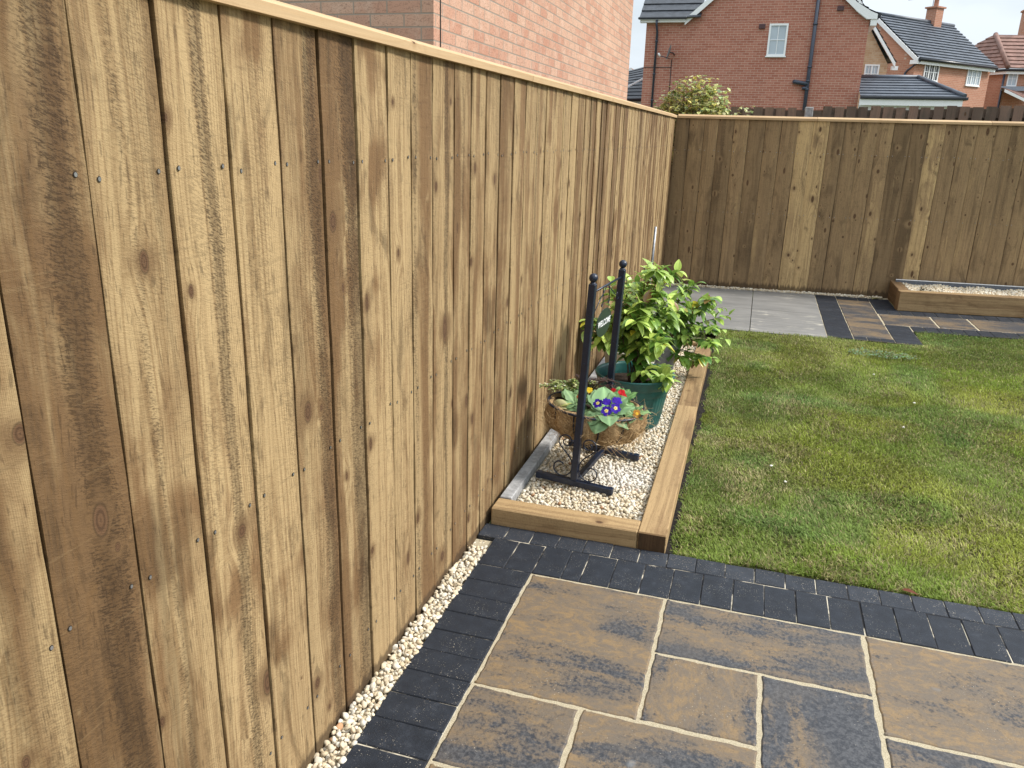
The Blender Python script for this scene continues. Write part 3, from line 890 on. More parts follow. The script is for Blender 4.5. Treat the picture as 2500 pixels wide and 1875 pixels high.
sleeper(bed1, (0.09, 5.76, -0.05), (0.500, 0, 0), (0, 0.098, 0), (0, 0, 0.05 + ZS), tone=0.6)
bed2 = thing("raised_bed", (3.0, 8.2, 0.0), "taller timber sleeper bed of cream gravel against the far fence", "raised bed")
d2 = Vector((1, 0.133, 0)).normalized(); n2 = Vector((0.133, -1, 0)).normalized()
sleeper(bed2, (2.262, 8.043, 0.0), d2 * 2.6, -n2 * 0.098, (0, 0, 0.183), tone=0.55)
sleeper(bed2, (2.259, 8.150, 0.0), (0.098, 0.013, 0), (0.0, 0.52, 0), (0, 0, 0.184), tone=0.3)
b = MB(); b.box((2.30, yback(2.30) - 0.085, 0.0), dB * 3.2, -nB * 0.03, (0, 0, 0.203), bevel=0.002)
eb = b.build("edging_board", M_greyplastic, bed2)
b = MB(); b.box((2.30, yback(2.30) - 0.087, 0.2035), dB * 3.2, -nB * 0.012, (0, 0, 0.006))
b.build("trim_strip", M_white, eb)

# ------------------------------------------------------------------ gravel
def ico(sub):
    import bmesh
    bm = bmesh.new(); bmesh.ops.create_icosphere(bm, subdivisions=sub, radius=1.0)
    V = np.array([v.co[:] for v in bm.verts]); F = np.array([[v.index for v in f.verts] for f in bm.faces]); bm.free()
    return V, F
def chips(sub, n=14):
    V, F = ico(sub); out = []
    for k in range(n):
        v = V.copy()
        for _ in range(7):                                   # chop flats off a ball to get a crushed-stone shape
            d = rng.normal(size=3); d /= np.linalg.norm(d); h = rng.uniform(0.45, 0.85)
            t = v @ d; v -= np.outer(np.maximum(t - h, 0), d)
        v += rng.normal(size=v.shape) * 0.04
        v *= np.array([rng.uniform(0.8, 1.25), rng.uniform(0.7, 1.0), rng.uniform(0.5, 0.8)])
        out.append(v)
    return out, F
CH2, F2 = chips(2); CH1, F1 = chips(1)
def rotm(a, b_, c):
    ca, sa, cb, sb, cc, sc = np.cos(a), np.sin(a), np.cos(b_), np.sin(b_), np.cos(c), np.sin(c)
    Rz = np.array([[ca, -sa, 0], [sa, ca, 0], [0, 0, 1]]); Ry = np.array([[cb, 0, sb], [0, 1, 0], [-sb, 0, cb]]); Rx = np.array([[1, 0, 0], [0, cc, -sc], [0, sc, cc]])
    return Rz @ Ry @ Rx
PAL = np.array([(0.61, 0.53, 0.39), (0.66, 0.60, 0.48), (0.56, 0.46, 0.31), (0.68, 0.63, 0.53), (0.54, 0.45, 0.32), (0.61, 0.52, 0.38), (0.59, 0.53, 0.43)])
def gravel(name, pts, size, sub, label, white=None):
    sh, F = (CH2, F2) if sub == 2 else (CH1, F1)
    Vs, Fs, Cs = [], [], []; off = 0
    for (x, y, z) in pts:
        s = size * rng.uniform(0.65, 1.25)
        v = sh[rng.integers(len(sh))] @ rotm(rng.uniform(0, 6.3), rng.normal() * 0.5, rng.normal() * 0.5).T * s + (x, y, z)
        c = PAL[rng.integers(len(PAL))] * rng.uniform(0.82, 1.12)
        if rng.random() < 0.012: c = np.array((0.42, 0.24, 0.13))
        if white is not None:
            k = white(x, y); c = c * (1 - k) + np.array((0.80, 0.79, 0.77)) * k
        Vs.append(v); Fs.append(F + off); Cs.append(np.tile(c, (len(v), 1))); off += len(v)
    o = mesh_np(name, np.concatenate(Vs), np.concatenate(Fs), M_stone, np.clip(np.concatenate(Cs), 0, 0.85))
    tag(o, label, "gravel", kind='stuff')
    return o
def scatter(x0, x1, y0, y1, spacing, zf, layers=2):
    pts = []
    for l in range(layers):
        nx, ny = max(1, int((x1 - x0) / spacing)), max(1, int((y1 - y0) / spacing))
        for i in range(nx):
            for j in range(ny):
                x = x0 + (i + rng.uniform(0, 1)) * (x1 - x0) / nx; y = y0 + (j + rng.uniform(0, 1)) * (y1 - y0) / ny
                pts.append((x, y, zf(x, y) - 0.010 * l + rng.uniform(-0.004, 0.004)))
    return pts
gravel("gravel", scatter(0.012, 0.082, 0.9, 2.595, 0.0125, lambda x, y: -0.004 + 0.010 * math.sin(y * 9) ** 2 - (0.03 if y > 2.52 else 0.0)), 0.0095, 2,
       "narrow strip of cream chippings between the left fence and the black edging")
gravel("gravel", scatter(0.095, 0.605, 2.818, 5.75, 0.0150, lambda x, y: 0.042 + 0.004 * math.sin(x * 14 + y * 5) + 0.008 * max(0, 1 - (x - 0.09) / 0.1) * 0.5), 0.0108, 1,
       "cream chippings filling the low bed under the planter stand and pots", white=lambda x, y: 0.55 * max(0, 1 - ((x - 0.45) ** 2 + (y - 3.25) ** 2) / 0.035))
pts = []
for (x, y, z) in scatter(0.05, 2.2, 0.0, 0.07, 0.016, lambda x, y: 0.004): pts.append((x, yback(x) - 0.078 + y, z + 0.004))
gravel("gravel", pts, 0.012, 1, "thin line of cream chippings along the foot of the far fence")
pts = []
for (x, y, z) in scatter(2.37, 5.0, 0.0, 1.0, 0.021, lambda x, y: 0.168):
    ya, yb = 8.150 + 0.133 * (x - 2.262), yback(x) - 0.09
    yy = ya + (yb - ya) * y
    pts.append((x, yy, z + 0.008 * math.sin(x * 17)))
pts = [p for p in pts if rng.random() < 0.55]
gravel("gravel", pts, 0.0145, 1, "cream chippings filling the taller bed at the far fence")
b = MB(); b.quad((0.0, 0.5, -0.018), (0.085, 0.5, -0.018), (0.085, 2.6, -0.018), (0.0, 2.6, -0.018)); b.quad((0.08, 2.80, 0.03), (0.615, 2.80, 0.03), (0.60, 5.77, 0.03), (0.06, 5.77, 0.03))
b.poly([(2.35, 8.15, 0.155), (5.0, 8.50, 0.155), (5.0, yback(5.0) - 0.08, 0.155), (2.35, yback(2.35) - 0.08, 0.155)])
b.poly([(0.0, yback(0) - 0.08, -0.003), (2.3, yback(2.3) - 0.08, -0.003), (2.3, yback(2.3), -0.003), (0.0, yback(0), -0.003)])
tag(b.build("gravel_bed_ground", M_sand), kind='structure')

# ------------------------------------------------------------------ grass
def vnoise(x, y, f, s):
    r = np.random.default_rng(s); G = r.random((64, 64))
    x, y = x * f + 100, y * f + 100; xi, yi = np.floor(x).astype(int), np.floor(y).astype(int); fx, fy = x - xi, y - yi
    fx, fy = fx * fx * (3 - 2 * fx), fy * fy * (3 - 2 * fy)
    g = lambda a, c: G[a % 64, c % 64]
    return (g(xi, yi) * (1 - fx) + g(xi + 1, yi) * fx) * (1 - fy) + (g(xi, yi + 1) * (1 - fx) + g(xi + 1, yi + 1) * fx) * fy
def grass(nb):
    x = rng.uniform(0.69, 4.4, nb * 3); y = 2.70 + (rng.random(nb * 3) ** 1.35) * 5.0
    top = np.where(x < 1.56, 6.615, np.where(x < 2.275, 6.66, 7.165 + PSL * (x - 2.07))) + (vnoise(x, y, 9, 3) - 0.5) * 0.05
    left = 0.744 - 0.0085 * (y - 2.71) + (vnoise(x, y, 14, 4) - 0.5) * 0.04
    keep = (x > left) & (y < top) & (y > 2.712 + (vnoise(x, y, 20, 5)) * 0.012) & (x < 0.9 + (y * 0.62)) & (vnoise(x, y, 6, 11) * 0.6 + vnoise(x, y, 17, 12) * 0.4 > rng.uniform(0.0, 0.42, x.size))
    x, y = x[keep][:nb], y[keep][:nb]; n = len(x)
    big = vnoise(x, y, 1.4, 1) * 0.6 + vnoise(x, y, 3.7, 2) * 0.4; sm = vnoise(x, y, 11, 6); dead = vnoise(x, y, 5, 8) * 0.6 + vnoise(x, y, 23, 9) * 0.4
    ang = rng.uniform(0, 2 * np.pi, n); comb = vnoise(x, y, 3, 15) * 6.3
    ang = np.where(rng.random(n) < 0.45, comb + rng.normal(size=n) * 0.6, ang)
    tilt = np.clip(rng.normal(0.95, 0.35, n), 0.1, 1.5)
    fresh = np.clip((x - 1.0) / 1.6, 0, 1) * np.clip((6.6 - y) / 1.0 + 0.3, 0, 1)
    L = rng.uniform(0.012, 0.027, n) * (0.75 + 0.6 * big); w = rng.uniform(0.0011, 0.0026, n)
    dx, dy = np.cos(ang), np.sin(ang)
    z0 = -0.012 + 0.006 * np.sin(x * 5 + y * 3) + 0.005 * np.sin(y * 7)
    base = np.stack([x, y, z0], 1)
    h1 = np.stack([dx * np.sin(tilt * 0.6), dy * np.sin(tilt * 0.6), np.cos(tilt * 0.6)], 1) * (L * 0.55)[:, None]
    h2 = np.stack([dx * np.sin(tilt * 1.15), dy * np.sin(tilt * 1.15), np.cos(tilt * 1.15)], 1) * (L * 0.5)[:, None]
    sa = rng.uniform(-0.6, 0.6, n); sx, sy = -np.sin(ang + sa), np.cos(ang + sa)
    side = np.stack([sx, sy, np.zeros(n)], 1) * w[:, None]
    V = np.stack([base - side, base + side, base + h1 - side * 0.8, base + h1 + side * 0.8, base + h1 + h2], 1).reshape(-1, 3)
    k = np.arange(n)[:, None] * 5
    F = np.concatenate([k + [0, 1, 3], k + [0, 3, 2], k + [2, 3, 4]], 0)
    g1, g2, ye, st, bl = [np.array(c) for c in ((0.175, 0.232, 0.050), (0.255, 0.345, 0.052), (0.40, 0.415, 0.075), (0.46, 0.40, 0.19), (0.16, 0.27, 0.07))]
    t = np.clip((big - 0.35) / 0.35 * 0.55 + fresh * 0.65 - 0.08, 0, 1)[:, None]
    c = g1 * (1 - t) + g2 * t
    q_ = np.clip((vnoise(x, y, 1.9, 21) - 0.48) / 0.25, 0, 1)[:, None] * (0.35 + 0.45 * fresh[:, None]); c = c * (1 - q_) + ye * q_
    q_ = np.clip((vnoise(x, y, 2.9, 22) - 0.62) / 0.2, 0, 1)[:, None] * 0.6; c = c * (1 - q_) + bl * q_
    ds = (rng.random(n) < 0.085 + 0.44 * np.clip((dead - 0.42) / 0.3, 0, 1) * np.clip(1.35 - (y - 2.7) / 4, 0.3, 1) * (1.1 - 0.6 * fresh))[:, None]
    c = np.where(ds, st * rng.uniform(0.55, 1.1, (n, 1)), c)
    c = c * rng.uniform(0.58, 1.32, (n, 1)) * (0.8 + 0.4 * sm[:, None])
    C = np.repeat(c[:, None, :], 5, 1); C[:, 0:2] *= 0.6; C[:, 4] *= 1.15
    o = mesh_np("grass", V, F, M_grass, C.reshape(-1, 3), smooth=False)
    tag(o, "short patchy lawn grass of mixed green and yellow blades", "grass", kind='stuff')
grass(330000)

# ------------------------------------------------------------------ planter stand
SA, SB = Vector((0.300, 3.058, 0.0)), Vector((0.3485, 3.468, 0.0))        # the two posts
sd = (SB - SA).normalized(); sn = Vector((sd.y, -sd.x, 0))               # along, across (towards the lawn)
SM = (SA + SB) / 2
Z0 = 0.052
stand = thing("planter_stand", (SM.x, SM.y, Z0), "black metal planter stand with two ball-topped posts and an oval welcome sign", "planter stand")
ft, pw = 0.027, 0.0280
for P in (SA, SB):
    b = MB(); o = P - sn * 0.170 - sd * ft / 2; o.z = Z0
    b.box(o, sn * 0.340, sd * ft, (0, 0, ft), bevel=0.003)
    for s in (-1, 1):       # end caps
        e = P + sn * (0.170 * s - 0.020 - (0.002 if s < 0 else -0.002) - (0.0 if s > 0 else -0.020)) - sd * (ft / 2 + 0.0012); e.z = Z0 - 0.001
        if s < 0: e = P - sn * 0.1725 - sd * (ft / 2 + 0.0012); e.z = Z0 - 0.001
        b.box(e, sn * 0.022, sd * (ft + 0.0024), (0, 0, ft + 0.0022), bevel=0.002)
    b.build("foot", M_black, stand)
    b = MB(); o = P - sn * pw / 2 - sd * pw / 2; o.z = Z0 + ft
    b.box(o, sn * pw, sd * pw, (0, 0, 0.93 - Z0 - ft), bevel=0.002)
    for z in (0.36, 0.60, 0.80):
        c = P - sd * (pw / 2); c.z = z
        b.tube([c, c - sd * 0.003], [0.004, 0.003], 8)
    b.build("post", M_black, stand)
    b = MB(); r = 0.0180
    b.lathe([(0.0125, -0.001), (0.0125, 0.004), (0.009, 0.006), (0.009, 0.009)] + [(max(r * math.cos(t), 0.0002), 0.024 + r * math.sin(t)) for t in np.linspace(-1.05, 1.5707, 14)], (P.x, P.y, 0.93), 20)
    b.build("ball_finial", M_black, stand)
b = MB(); o = SA + sd * 0.013 - sn * 0.012; o.z = Z0 + 0.002
b.box(o, sd * ((SB - SA).length - 0.026), sn * 0.024, (0, 0, 0.022), bevel=0.002); b.build("base_bar", M_black, stand)
b = MB(); a = SA + sd * 0.012; c = SB - sd * 0.012; a.z = 0.893; c.z = 0.897; b.tube([a, c], 0.0045, 8); b.build("top_bar", M_black, stand)

def spiral(c, ax, az, r0, r1, a0, a1, n=26):
    return [c + ax * ((r0 + (r1 - r0) * t) * math.cos(a0 + (a1 - a0) * t)) + az * ((r0 + (r1 - r0) * t) * math.sin(a0 + (a1 - a0) * t)) for t in np.linspace(0, 1, n)]
UZ = Vector((0, 0, 1))
def bez(p0, p1, p2, p3, n=14):
    return [p0 * (1 - t) ** 3 + p1 * 3 * t * (1 - t) ** 2 + p2 * 3 * t * t * (1 - t) + p3 * t ** 3 for t in np.linspace(0, 1, n)]
for P in (SA, SB):                                       # S scrolls either side of each post, standing on the foot
    for s in (-1, 1):
        ax = sn * s
        top = P + ax * 0.050 + UZ * 0.245; bot = P + ax * 0.066 + UZ * 0.126
        p1 = spiral(top, ax, UZ, 0.010, 0.034, math.pi * 2.35, math.pi * 0.0 - 0.25)   # curls in towards the post
        p2 = spiral(bot, ax, UZ, 0.052, 0.016, math.pi * 0.93, math.pi * 2.75, 34)
        link = bez(p1[-1], p1[-1] - UZ * 0.03 - ax * 0.008, p2[0] + UZ * 0.05, p2[0], 12)
        b = MB(); b.tube(p1 + link[1:-1] + p2, 0.0030, 6); b.build("scroll", M_black, stand)
# hangers and the sign
L = (SB - SA).length
sc_ = lambda s, z, o=0.0: SA + sd * s + sn * o + UZ * z
for s0 in (0.155, 0.245):
    b = MB(); b.tube(bez(sc_(s0, 0.893), sc_(s0 - 0.01, 0.86), sc_(s0 + 0.012, 0.845), sc_(s0 + 0.01, 0.822)) + spiral(sc_(s0 - 0.002, 0.818), sd, UZ, 0.012, 0.005, 0.3, -4.0, 14), 0.0021, 6); b.build("scroll", M_black, stand)
b = MB(); b.tube(spiral(sc_(L - 0.034, 0.825), sd, UZ, 0.012, 0.030, 2.2, 6.6, 26), 0.0021, 6); b.build("scroll", M_black, stand)
for s0, s1 in ((0.20, 0.03), (0.215, L - 0.03)):
    b = MB(); b.tube([sc_(s0, 0.892), sc_(s1, 0.79 if s1 < .1 else 0.81)], 0.0022, 6); b.build("brace", M_black, stand)
cs = 0.204; cz = 0.7325
b = MB(); n = 40
for o, rev in ((0.0015, False), (-0.0015, True)):
    ring = [b.vert(sc_(cs + 0.101 * math.cos(t), cz + 0.061 * math.sin(t), o)) for t in [2 * math.pi * k / n for k in range(n)]]
    b.face(ring if rev else ring[::-1])
for k in range(n): b.face((k, (k + 1) % n, n + (k + 1) % n, n + k))
plate = b.build("sign_plate", M_signgreen, stand)
for s0 in (0.16, 0.25):
    b = MB(); b.tube([sc_(s0, cz + 0.05), sc_(s0 + 0.004, 0.815)], 0.0012, 5); b.build("hook", M_black, plate)
tc = bpy.data.curves.new("lettering", 'FONT'); tc.body = "WELCOME"; tc.size = 0.047; tc.align_x = 'CENTER'; tc.align_y = 'CENTER'; tc.offset = 0.0004; tc.extrude = 0.0004
to = bpy.data.objects.new("tmp", tc); COL.objects.link(to)
bpy.context.view_layer.update()
tm = bpy.data.meshes.new_from_object(to.evaluated_get(bpy.context.evaluated_depsgraph_get()))
bpy.data.objects.remove(to)
xs_t = [v.co.x for v in tm.vertices]; wd_ = max(xs_t) - min(xs_t)
kx = 0.172 / wd_
for v in tm.vertices:
    p = sc_(cs + v.co.x * kx, cz + v.co.y * 0.80, 0.0026 + v.co.z) - Vector(stand['base']); v.co = p
tm.materials.append(M_letter)
lo = bpy.data.objects.new("lettering", tm); COL.objects.link(lo); lo.parent = plate; lo['base'] = tuple(stand['base'])

# ------------------------------------------------------------------ basket
BC = SM + Vector((0.002, 0.0, 0)); BZ = 0.352; RA, RB = 0.212, 0.176       # half widths across / along
bang = math.atan2(sn.y, sn.x)
basket = thing("planter_basket", (BC.x, BC.y, 0.17), "oval wire basket lined with shaggy brown coir held in the black stand", "basket")
NW = 11
def bulge(a, r, z): return 0.042 * abs(math.sin(a * NW / 2 + 0.4)) ** 1.1 * (1 if r > 0.08 else r / 0.08) * (1 if z < -0.02 else 0.5) - 0.020 * (1 if z < -0.02 else 0.6)
prof = [(0.0005, -0.145), (0.07, -0.143), (0.122, -0.135), (0.160, -0.114), (0.180, -0.084), (0.190, -0.048), (0.192, -0.010), (0.190, 0.006), (0.176, 0.008), (0.172, -0.020)]
b = MB(); b.lathe(prof, (BC.x, BC.y, BZ), 110, mod=bulge, sx=RA / 0.192, sy=RB / 0.192, rot=bang)
lin = b.build("coir_liner", M_coir, basket)
def bpt(a, r, z): 
    x, y = r * RA * math.cos(a), r * RB * math.sin(a)
    return Vector((BC.x, BC.y, BZ + z)) + sn * x + Vector((-sn.y, sn.x, 0)) * y
b = MB()
for _ in range(1000):
    a = ((random.randint(0, NW - 1) + 0.5 + random.gauss(0, 0.13)) * 2 * math.pi - 0.8) / NW; z = R(-0.125, 0.012); r = 1.04 + R(-0.01, 0.02) - max(0, (-z - 0.06)) ** 1.6 * 5
    p = bpt(a, r, z); wild = R(0, 1) < 0.10
    ang = a + R(-0.22, 0.22); k = R(0.02, 0.055) * (1.5 if wild else 1)
    q = bpt(a + R(-0.14, 0.14), r + (R(0.03, 0.26) if wild else R(-0.01, 0.045)), z + R(-0.025, 0.03))
    e = bpt(a + R(-0.3, 0.3), r + (R(0.0, 0.34) if wild else R(-0.03, 0.03)), z + R(-0.05, 0.04))
    b.tube(bez(p, q, q, e, 7), R(0.00035, 0.0007), 3, cap=False)
tag(b.build("coir_strands", M_strand, lin), kind='stuff')
b = MB(); b.tube([bpt(t, 1.015, 0.004) for t in np.linspace(0, 2 * math.pi, 61)], 0.0055, 8, cap=False); b.build("rim", M_black, basket)
b = MB()
for k in range(NW):
    a = (k * 2 * math.pi - 0.8) / NW
    b.tube([bpt(a, (r + 0.004) / 0.192 * 0.985 - 0.050, z) for r, z in reversed(prof[1:8])], 0.0034, 6)
b.build("wire_frame", M_black, basket)
b = MB(); ring = [b.vert(bpt(2 * math.pi * k / 40, 0.93, -0.006)) for k in range(40)]; b.face(ring)
b.build("soil", M_soil, basket)

# ------------------------------------------------------------------ leaves and plants
def leaf(b, p, d, up, L, W, base, edge=1.35, mid=1.2, fold=0.25, droop=0.5, wav=0.0, tip=1.0, n=6, mi=0, cols=4):
    """one leaf from p along d; droop bends it down; verts carry their own colour"""
    d = Vector(d).normalized(); up = Vector(up); side = d.cross(up)
    if side.length < 1e-3: side = d.cross(Vector((1, 0.3, 0)))
    side.normalize(); up = side.cross(d).normalized()
    rows = []; ph = R(0, 6)
    pos = Vector(p); dirv = d.copy(); prev = 0
    for i in range(n + 1):
        t = i / n
        ww = W * (math.sin(math.pi * min(1, t ** 0.8)) ** 0.75) * (1 - 0.25 * t * tip) if 0 < t < 1 else 0.0012
        row = []
        for j in range(-cols // 2, cols // 2 + 1):
            f = j / (cols / 2)
            off = side * (ww * f) + up * (abs(f) * ww * fold + wav * math.sin(t * 17 + f * 2 + ph) * abs(f))
            c = [x for x in base]
            k = mid if j == 0 else (edge if abs(f) == 1 else 1.0)
            row.append(b.vert(pos + off, (min(1, c[0] * k * (1.05 if k != 1 else 1)), min(1, c[1] * k), min(1, c[2] * k), 1)))
        rows.append(row)
        st = L / n
        dirv = (dirv - Vector((0, 0, 1)) * droop * st / L * 0.9 - up * 0.0).normalized()
        up = side.cross(dirv).normalized()
        pos = pos + dirv * st
    for i in range(n):
        for j in range(cols):
            b.face((rows[i][j], rows[i][j + 1], rows[i + 1][j + 1], rows[i + 1][j]), [(j / cols, i / n)] * 4, mi, True)

def camellia(name, base, stems, label, seed, tones, Lr=(0.050, 0.094), parentless=True, spread=1.0):
    random.seed(seed)
    t = thing(name, base, label, "plant")
    bs, bl = MB(), MB()
    for (dx, dy, h, nl) in stems:
        p = Vector(base) + Vector((R(-0.03, 0.03), R(-0.03, 0.03), 0))
        tip = Vector(base) + Vector((dx, dy, h))
        c1_ = p + Vector((dx * 0.15, dy * 0.15, h * 0.5)); c2_ = p + Vector((dx * 0.7, dy * 0.7, h * 0.85))
        path = bez(p, c1_, c2_, tip, 14)
        bs.tube(path, [0.0048 * (1 - 0.75 * i / 13) for i in range(14)], 6)
        # side shoots
        ends = [(path, 1.0)]
        for s in range(max(1, nl // 7)):
            i0 = random.randint(5, 11); q = path[i0]
            a = R(0, 6.283); ln = R(0.06, 0.13) * spread
            e = q + Vector((math.cos(a) * ln, math.sin(a) * ln, R(0.0, 0.08)))
            pp = bez(q, q + (e - q) * 0.4 + Vector((0, 0, 0.015)), q + (e - q) * 0.8 + Vector((0, 0, 0.01)), e, 7)
            bs.tube(pp, [0.0024 * (1 - 0.6 * i / 6) for i in range(7)], 5); ends.append((pp, 0.6))
        for path_, wgt in ends:
            m = len(path_); cnt = max(8, int(nl * wgt * 1.42)); ga = R(0, 6.28)
            for k in range(cnt):
                u = 0.30 + 0.70 * (k + 1) / cnt; i0 = min(m - 1, int(u * (m - 1)))
                q = path_[i0]; tg = (path_[i0] - path_[max(0, i0 - 1)]).normalized() if i0 else Vector((0, 0, 1))
                ga += 2.4 + R(-0.4, 0.4)
                lat = Vector((math.cos(ga), math.sin(ga), 0)); lat = (lat - tg * lat.dot(tg)).normalized()
                d = (lat * 0.95 + tg * (0.25 + 0.5 * u) + Vector((0, 0, R(-0.25, 0.2)))).normalized()
                L_ = R(*Lr) * (0.75 if u > 0.96 else 1.0)
                new = min(1, max(0, (u - 0.40) / 0.5)) * R(0.25, 1.15)
                c0_, c1c = tones
                cc = [c0_[x] * (1 - new) + c1c[x] * new for x in range(3)]; f = R(0.75, 1.2); cc = [x * f for x in cc]
                if R(0, 1) < 0.010: cc = [0.50, 0.46, 0.06]
                if R(0, 1) < 0.02: cc = [0.20, 0.12, 0.05]
                leaf(bl, q, d, Vector((0, 0, 1)), L_, L_ * R(0.27, 0.34), cc, edge=1.35, mid=1.3, fold=R(0.12, 0.38), droop=R(0.5, 1.5))
    bs.build("stem", M_stem, t); bl.build("foliage", M_leaf, t)
    return t

TN = ((0.075, 0.185, 0.03), (0.46, 0.60, 0.13))
pc = Vector((0.392, 3.965, 0.05))
gp = thing("plant_pot", pc, "big dark green ribbed plastic pot standing on the gravel", "pot")
def ribs(a, r, z): return (0.0022 * max(0, math.sin(a * 46)) if 0.02 < z < 0.215 and r > 0.1 else 0)
b = MB(); b.lathe([(0.0005, 0.0), (0.140, 0.0), (0.143, 0.006), (0.147, 0.03), (0.178, 0.205), (0.181, 0.22), (0.182, 0.228)], (pc.x, pc.y, pc.z), 184, mod=ribs); b.build("pot_body", M_pot, gp)
b = MB(); b.lathe([(0.184, 0.216), (0.192, 0.222), (0.197, 0.245), (0.204, 0.262), (0.207, 0.270), (0.203, 0.275), (0.193, 0.272), (0.188, 0.262), (0.185, 0.20), (0.178, 0.18)], (pc.x, pc.y, pc.z), 72); b.build("pot_rim", M_pot, gp)
b = MB(); ring = [b.vert((pc.x + 0.186 * math.cos(2 * math.pi * k / 40), pc.y + 0.186 * math.sin(2 * math.pi * k / 40), 0.262 + R(-.004, .004))) for k in range(40)]; b.face(ring); b.build("soil", M_soil, gp)
st = []
random.seed(21)
for k in range(13):
    a = k * 2.4; rr = 0.05 + 0.15 * math.sqrt((k + 0.5) / 13)
    st.append((rr * math.cos(a) + 0.035, rr * math.sin(a) * 0.9 - 0.01, R(0.30, 0.56) * (1.10 - 0.9 * rr), 15))
st += [(-0.16, 0.02, 0.52, 14), (-0.10, -0.06, 0.46, 14), (0.19, -0.08, 0.10, 10), (0.20, -0.12, 0.06, 9), (0.10, -0.16, 0.12, 9), (0.02, 0.03, 0.62, 14), (0.09, 0.02, 0.60, 14), (0.15, -0.05, 0.42, 14), (0.0, -0.13, 0.36, 13), (0.10, -0.10, 0.30, 12)]
camellia("camellia_plant", (pc.x, pc.y, 0.262), st, "bushy camellia with glossy yellow-green leaves in the big green pot", 5, TN)

wc = Vector((0.285, 4.50, 0.05))
wp = thing("plant_pot", wc, "cream pot half hidden behind the big green pot", "pot")
b = MB(); b.lathe([(0.0005, 0.0), (0.11, 0.0), (0.12, 0.02), (0.148, 0.20), (0.160, 0.252), (0.168, 0.26), (0.165, 0.268), (0.152, 0.262), (0.142, 0.20)], (wc.x, wc.y, wc.z), 48); b.build("pot_body", M_whitepot, wp)
b = MB(); ring = [b.vert((wc.x + 0.150 * math.cos(2 * math.pi * k / 32), wc.y + 0.150 * math.sin(2 * math.pi * k / 32), 0.285)) for k in range(32)]; b.face(ring); b.build("soil", M_soil, wp)
camellia("camellia_plant", (wc.x, wc.y, 0.295), [(-0.25, -0.16, 0.13, 17), (-0.21, -0.10, 0.19, 17), (-0.22, -0.20, 0.06, 14), (-0.15, -0.18, 0.12, 14), (-0.10, -0.12, 0.10, 8), (0.05, 0.05, 0.45, 12), (0.12, 0.0, 0.50, 12), (-0.05, 0.0, 0.42, 11), (0.18, -0.05, 0.36, 12), (0.0, -0.1, 0.38, 11), (0.20, 0.08, 0.44, 12)],
         "camellia with drooping side leaves in the cream pot by the left fence", 9, TN)

kc = Vector((0.41, 5.02, 0.05))
kp = thing("plant_pot", kc, "grey pot at the far end of the gravel bed under a leaning shrub", "pot")
b = MB(); b.lathe([(0.0005, 0.0), (0.085, 0.0), (0.09, 0.01), (0.108, 0.15), (0.118, 0.155), (0.122, 0.185), (0.117, 0.19), (0.108, 0.18), (0.104, 0.15)], (kc.x, kc.y, kc.z), 40); b.build("pot_body", M_greypot, kp)
b = MB(); ring = [b.vert((kc.x + 0.106 * math.cos(2 * math.pi * k / 32), kc.y + 0.106 * math.sin(2 * math.pi * k / 32), 0.222)) for k in range(32)]; b.face(ring); b.build("soil", M_soil, kp)
TN2 = ((0.07, 0.18, 0.03), (0.38, 0.54, 0.11))
camellia("camellia_plant", (kc.x, kc.y, 0.22), [(0.38, -0.1, 0.155, 13), (0.36, -0.02, 0.275, 14), (0.4, 0.05, 0.215, 13), (0.28, -0.1, 0.325, 14), (0.32, -0.12, 0.075, 13), (0.36, -0.15, -0.025, 12), (0.2, -0.12, 0.295, 13), (0.12, -0.05, 0.355, 12), (0.16, 0.05, 0.395, 12), (0.26, -0.16, -0.065, 11), (0.3, 0.02, 0.315, 12), (0.18, -0.18, 0.115, 11), (0.1, -0.14, 0.215, 11), (0.4, -0.06, 0.085, 12), (0.24, -0.14, 0.175, 12)],
         "camellia spilling over the timber edge from the grey pot", 13, TN2)
tw = thing("sapling_twig", (0.42, 5.35, 0.05), "thin bare twig tipped with a few small leaves behind the camellias", "twig")
b = MB(); random.seed(3)
tip = Vector((0.515, 5.05, 0.635)); b.tube(bez(Vector((0.42, 5.35, 0.05)), Vector((0.43, 5.3, 0.3)), Vector((0.48, 5.15, 0.5)), tip), 0.003, 5); b.build("stem", M_stem, tw)
b = MB()
for k in range(7):
    a = k * 2.4; leaf(b, tip - Vector((0, 0, 0.03 * (k % 3))), (math.cos(a), math.sin(a), 0.5), (0, 0, 1), 0.06, 0.013, (0.34, 0.40, 0.08), droop=1.0)
b.build("foliage", M_leaf, tw)

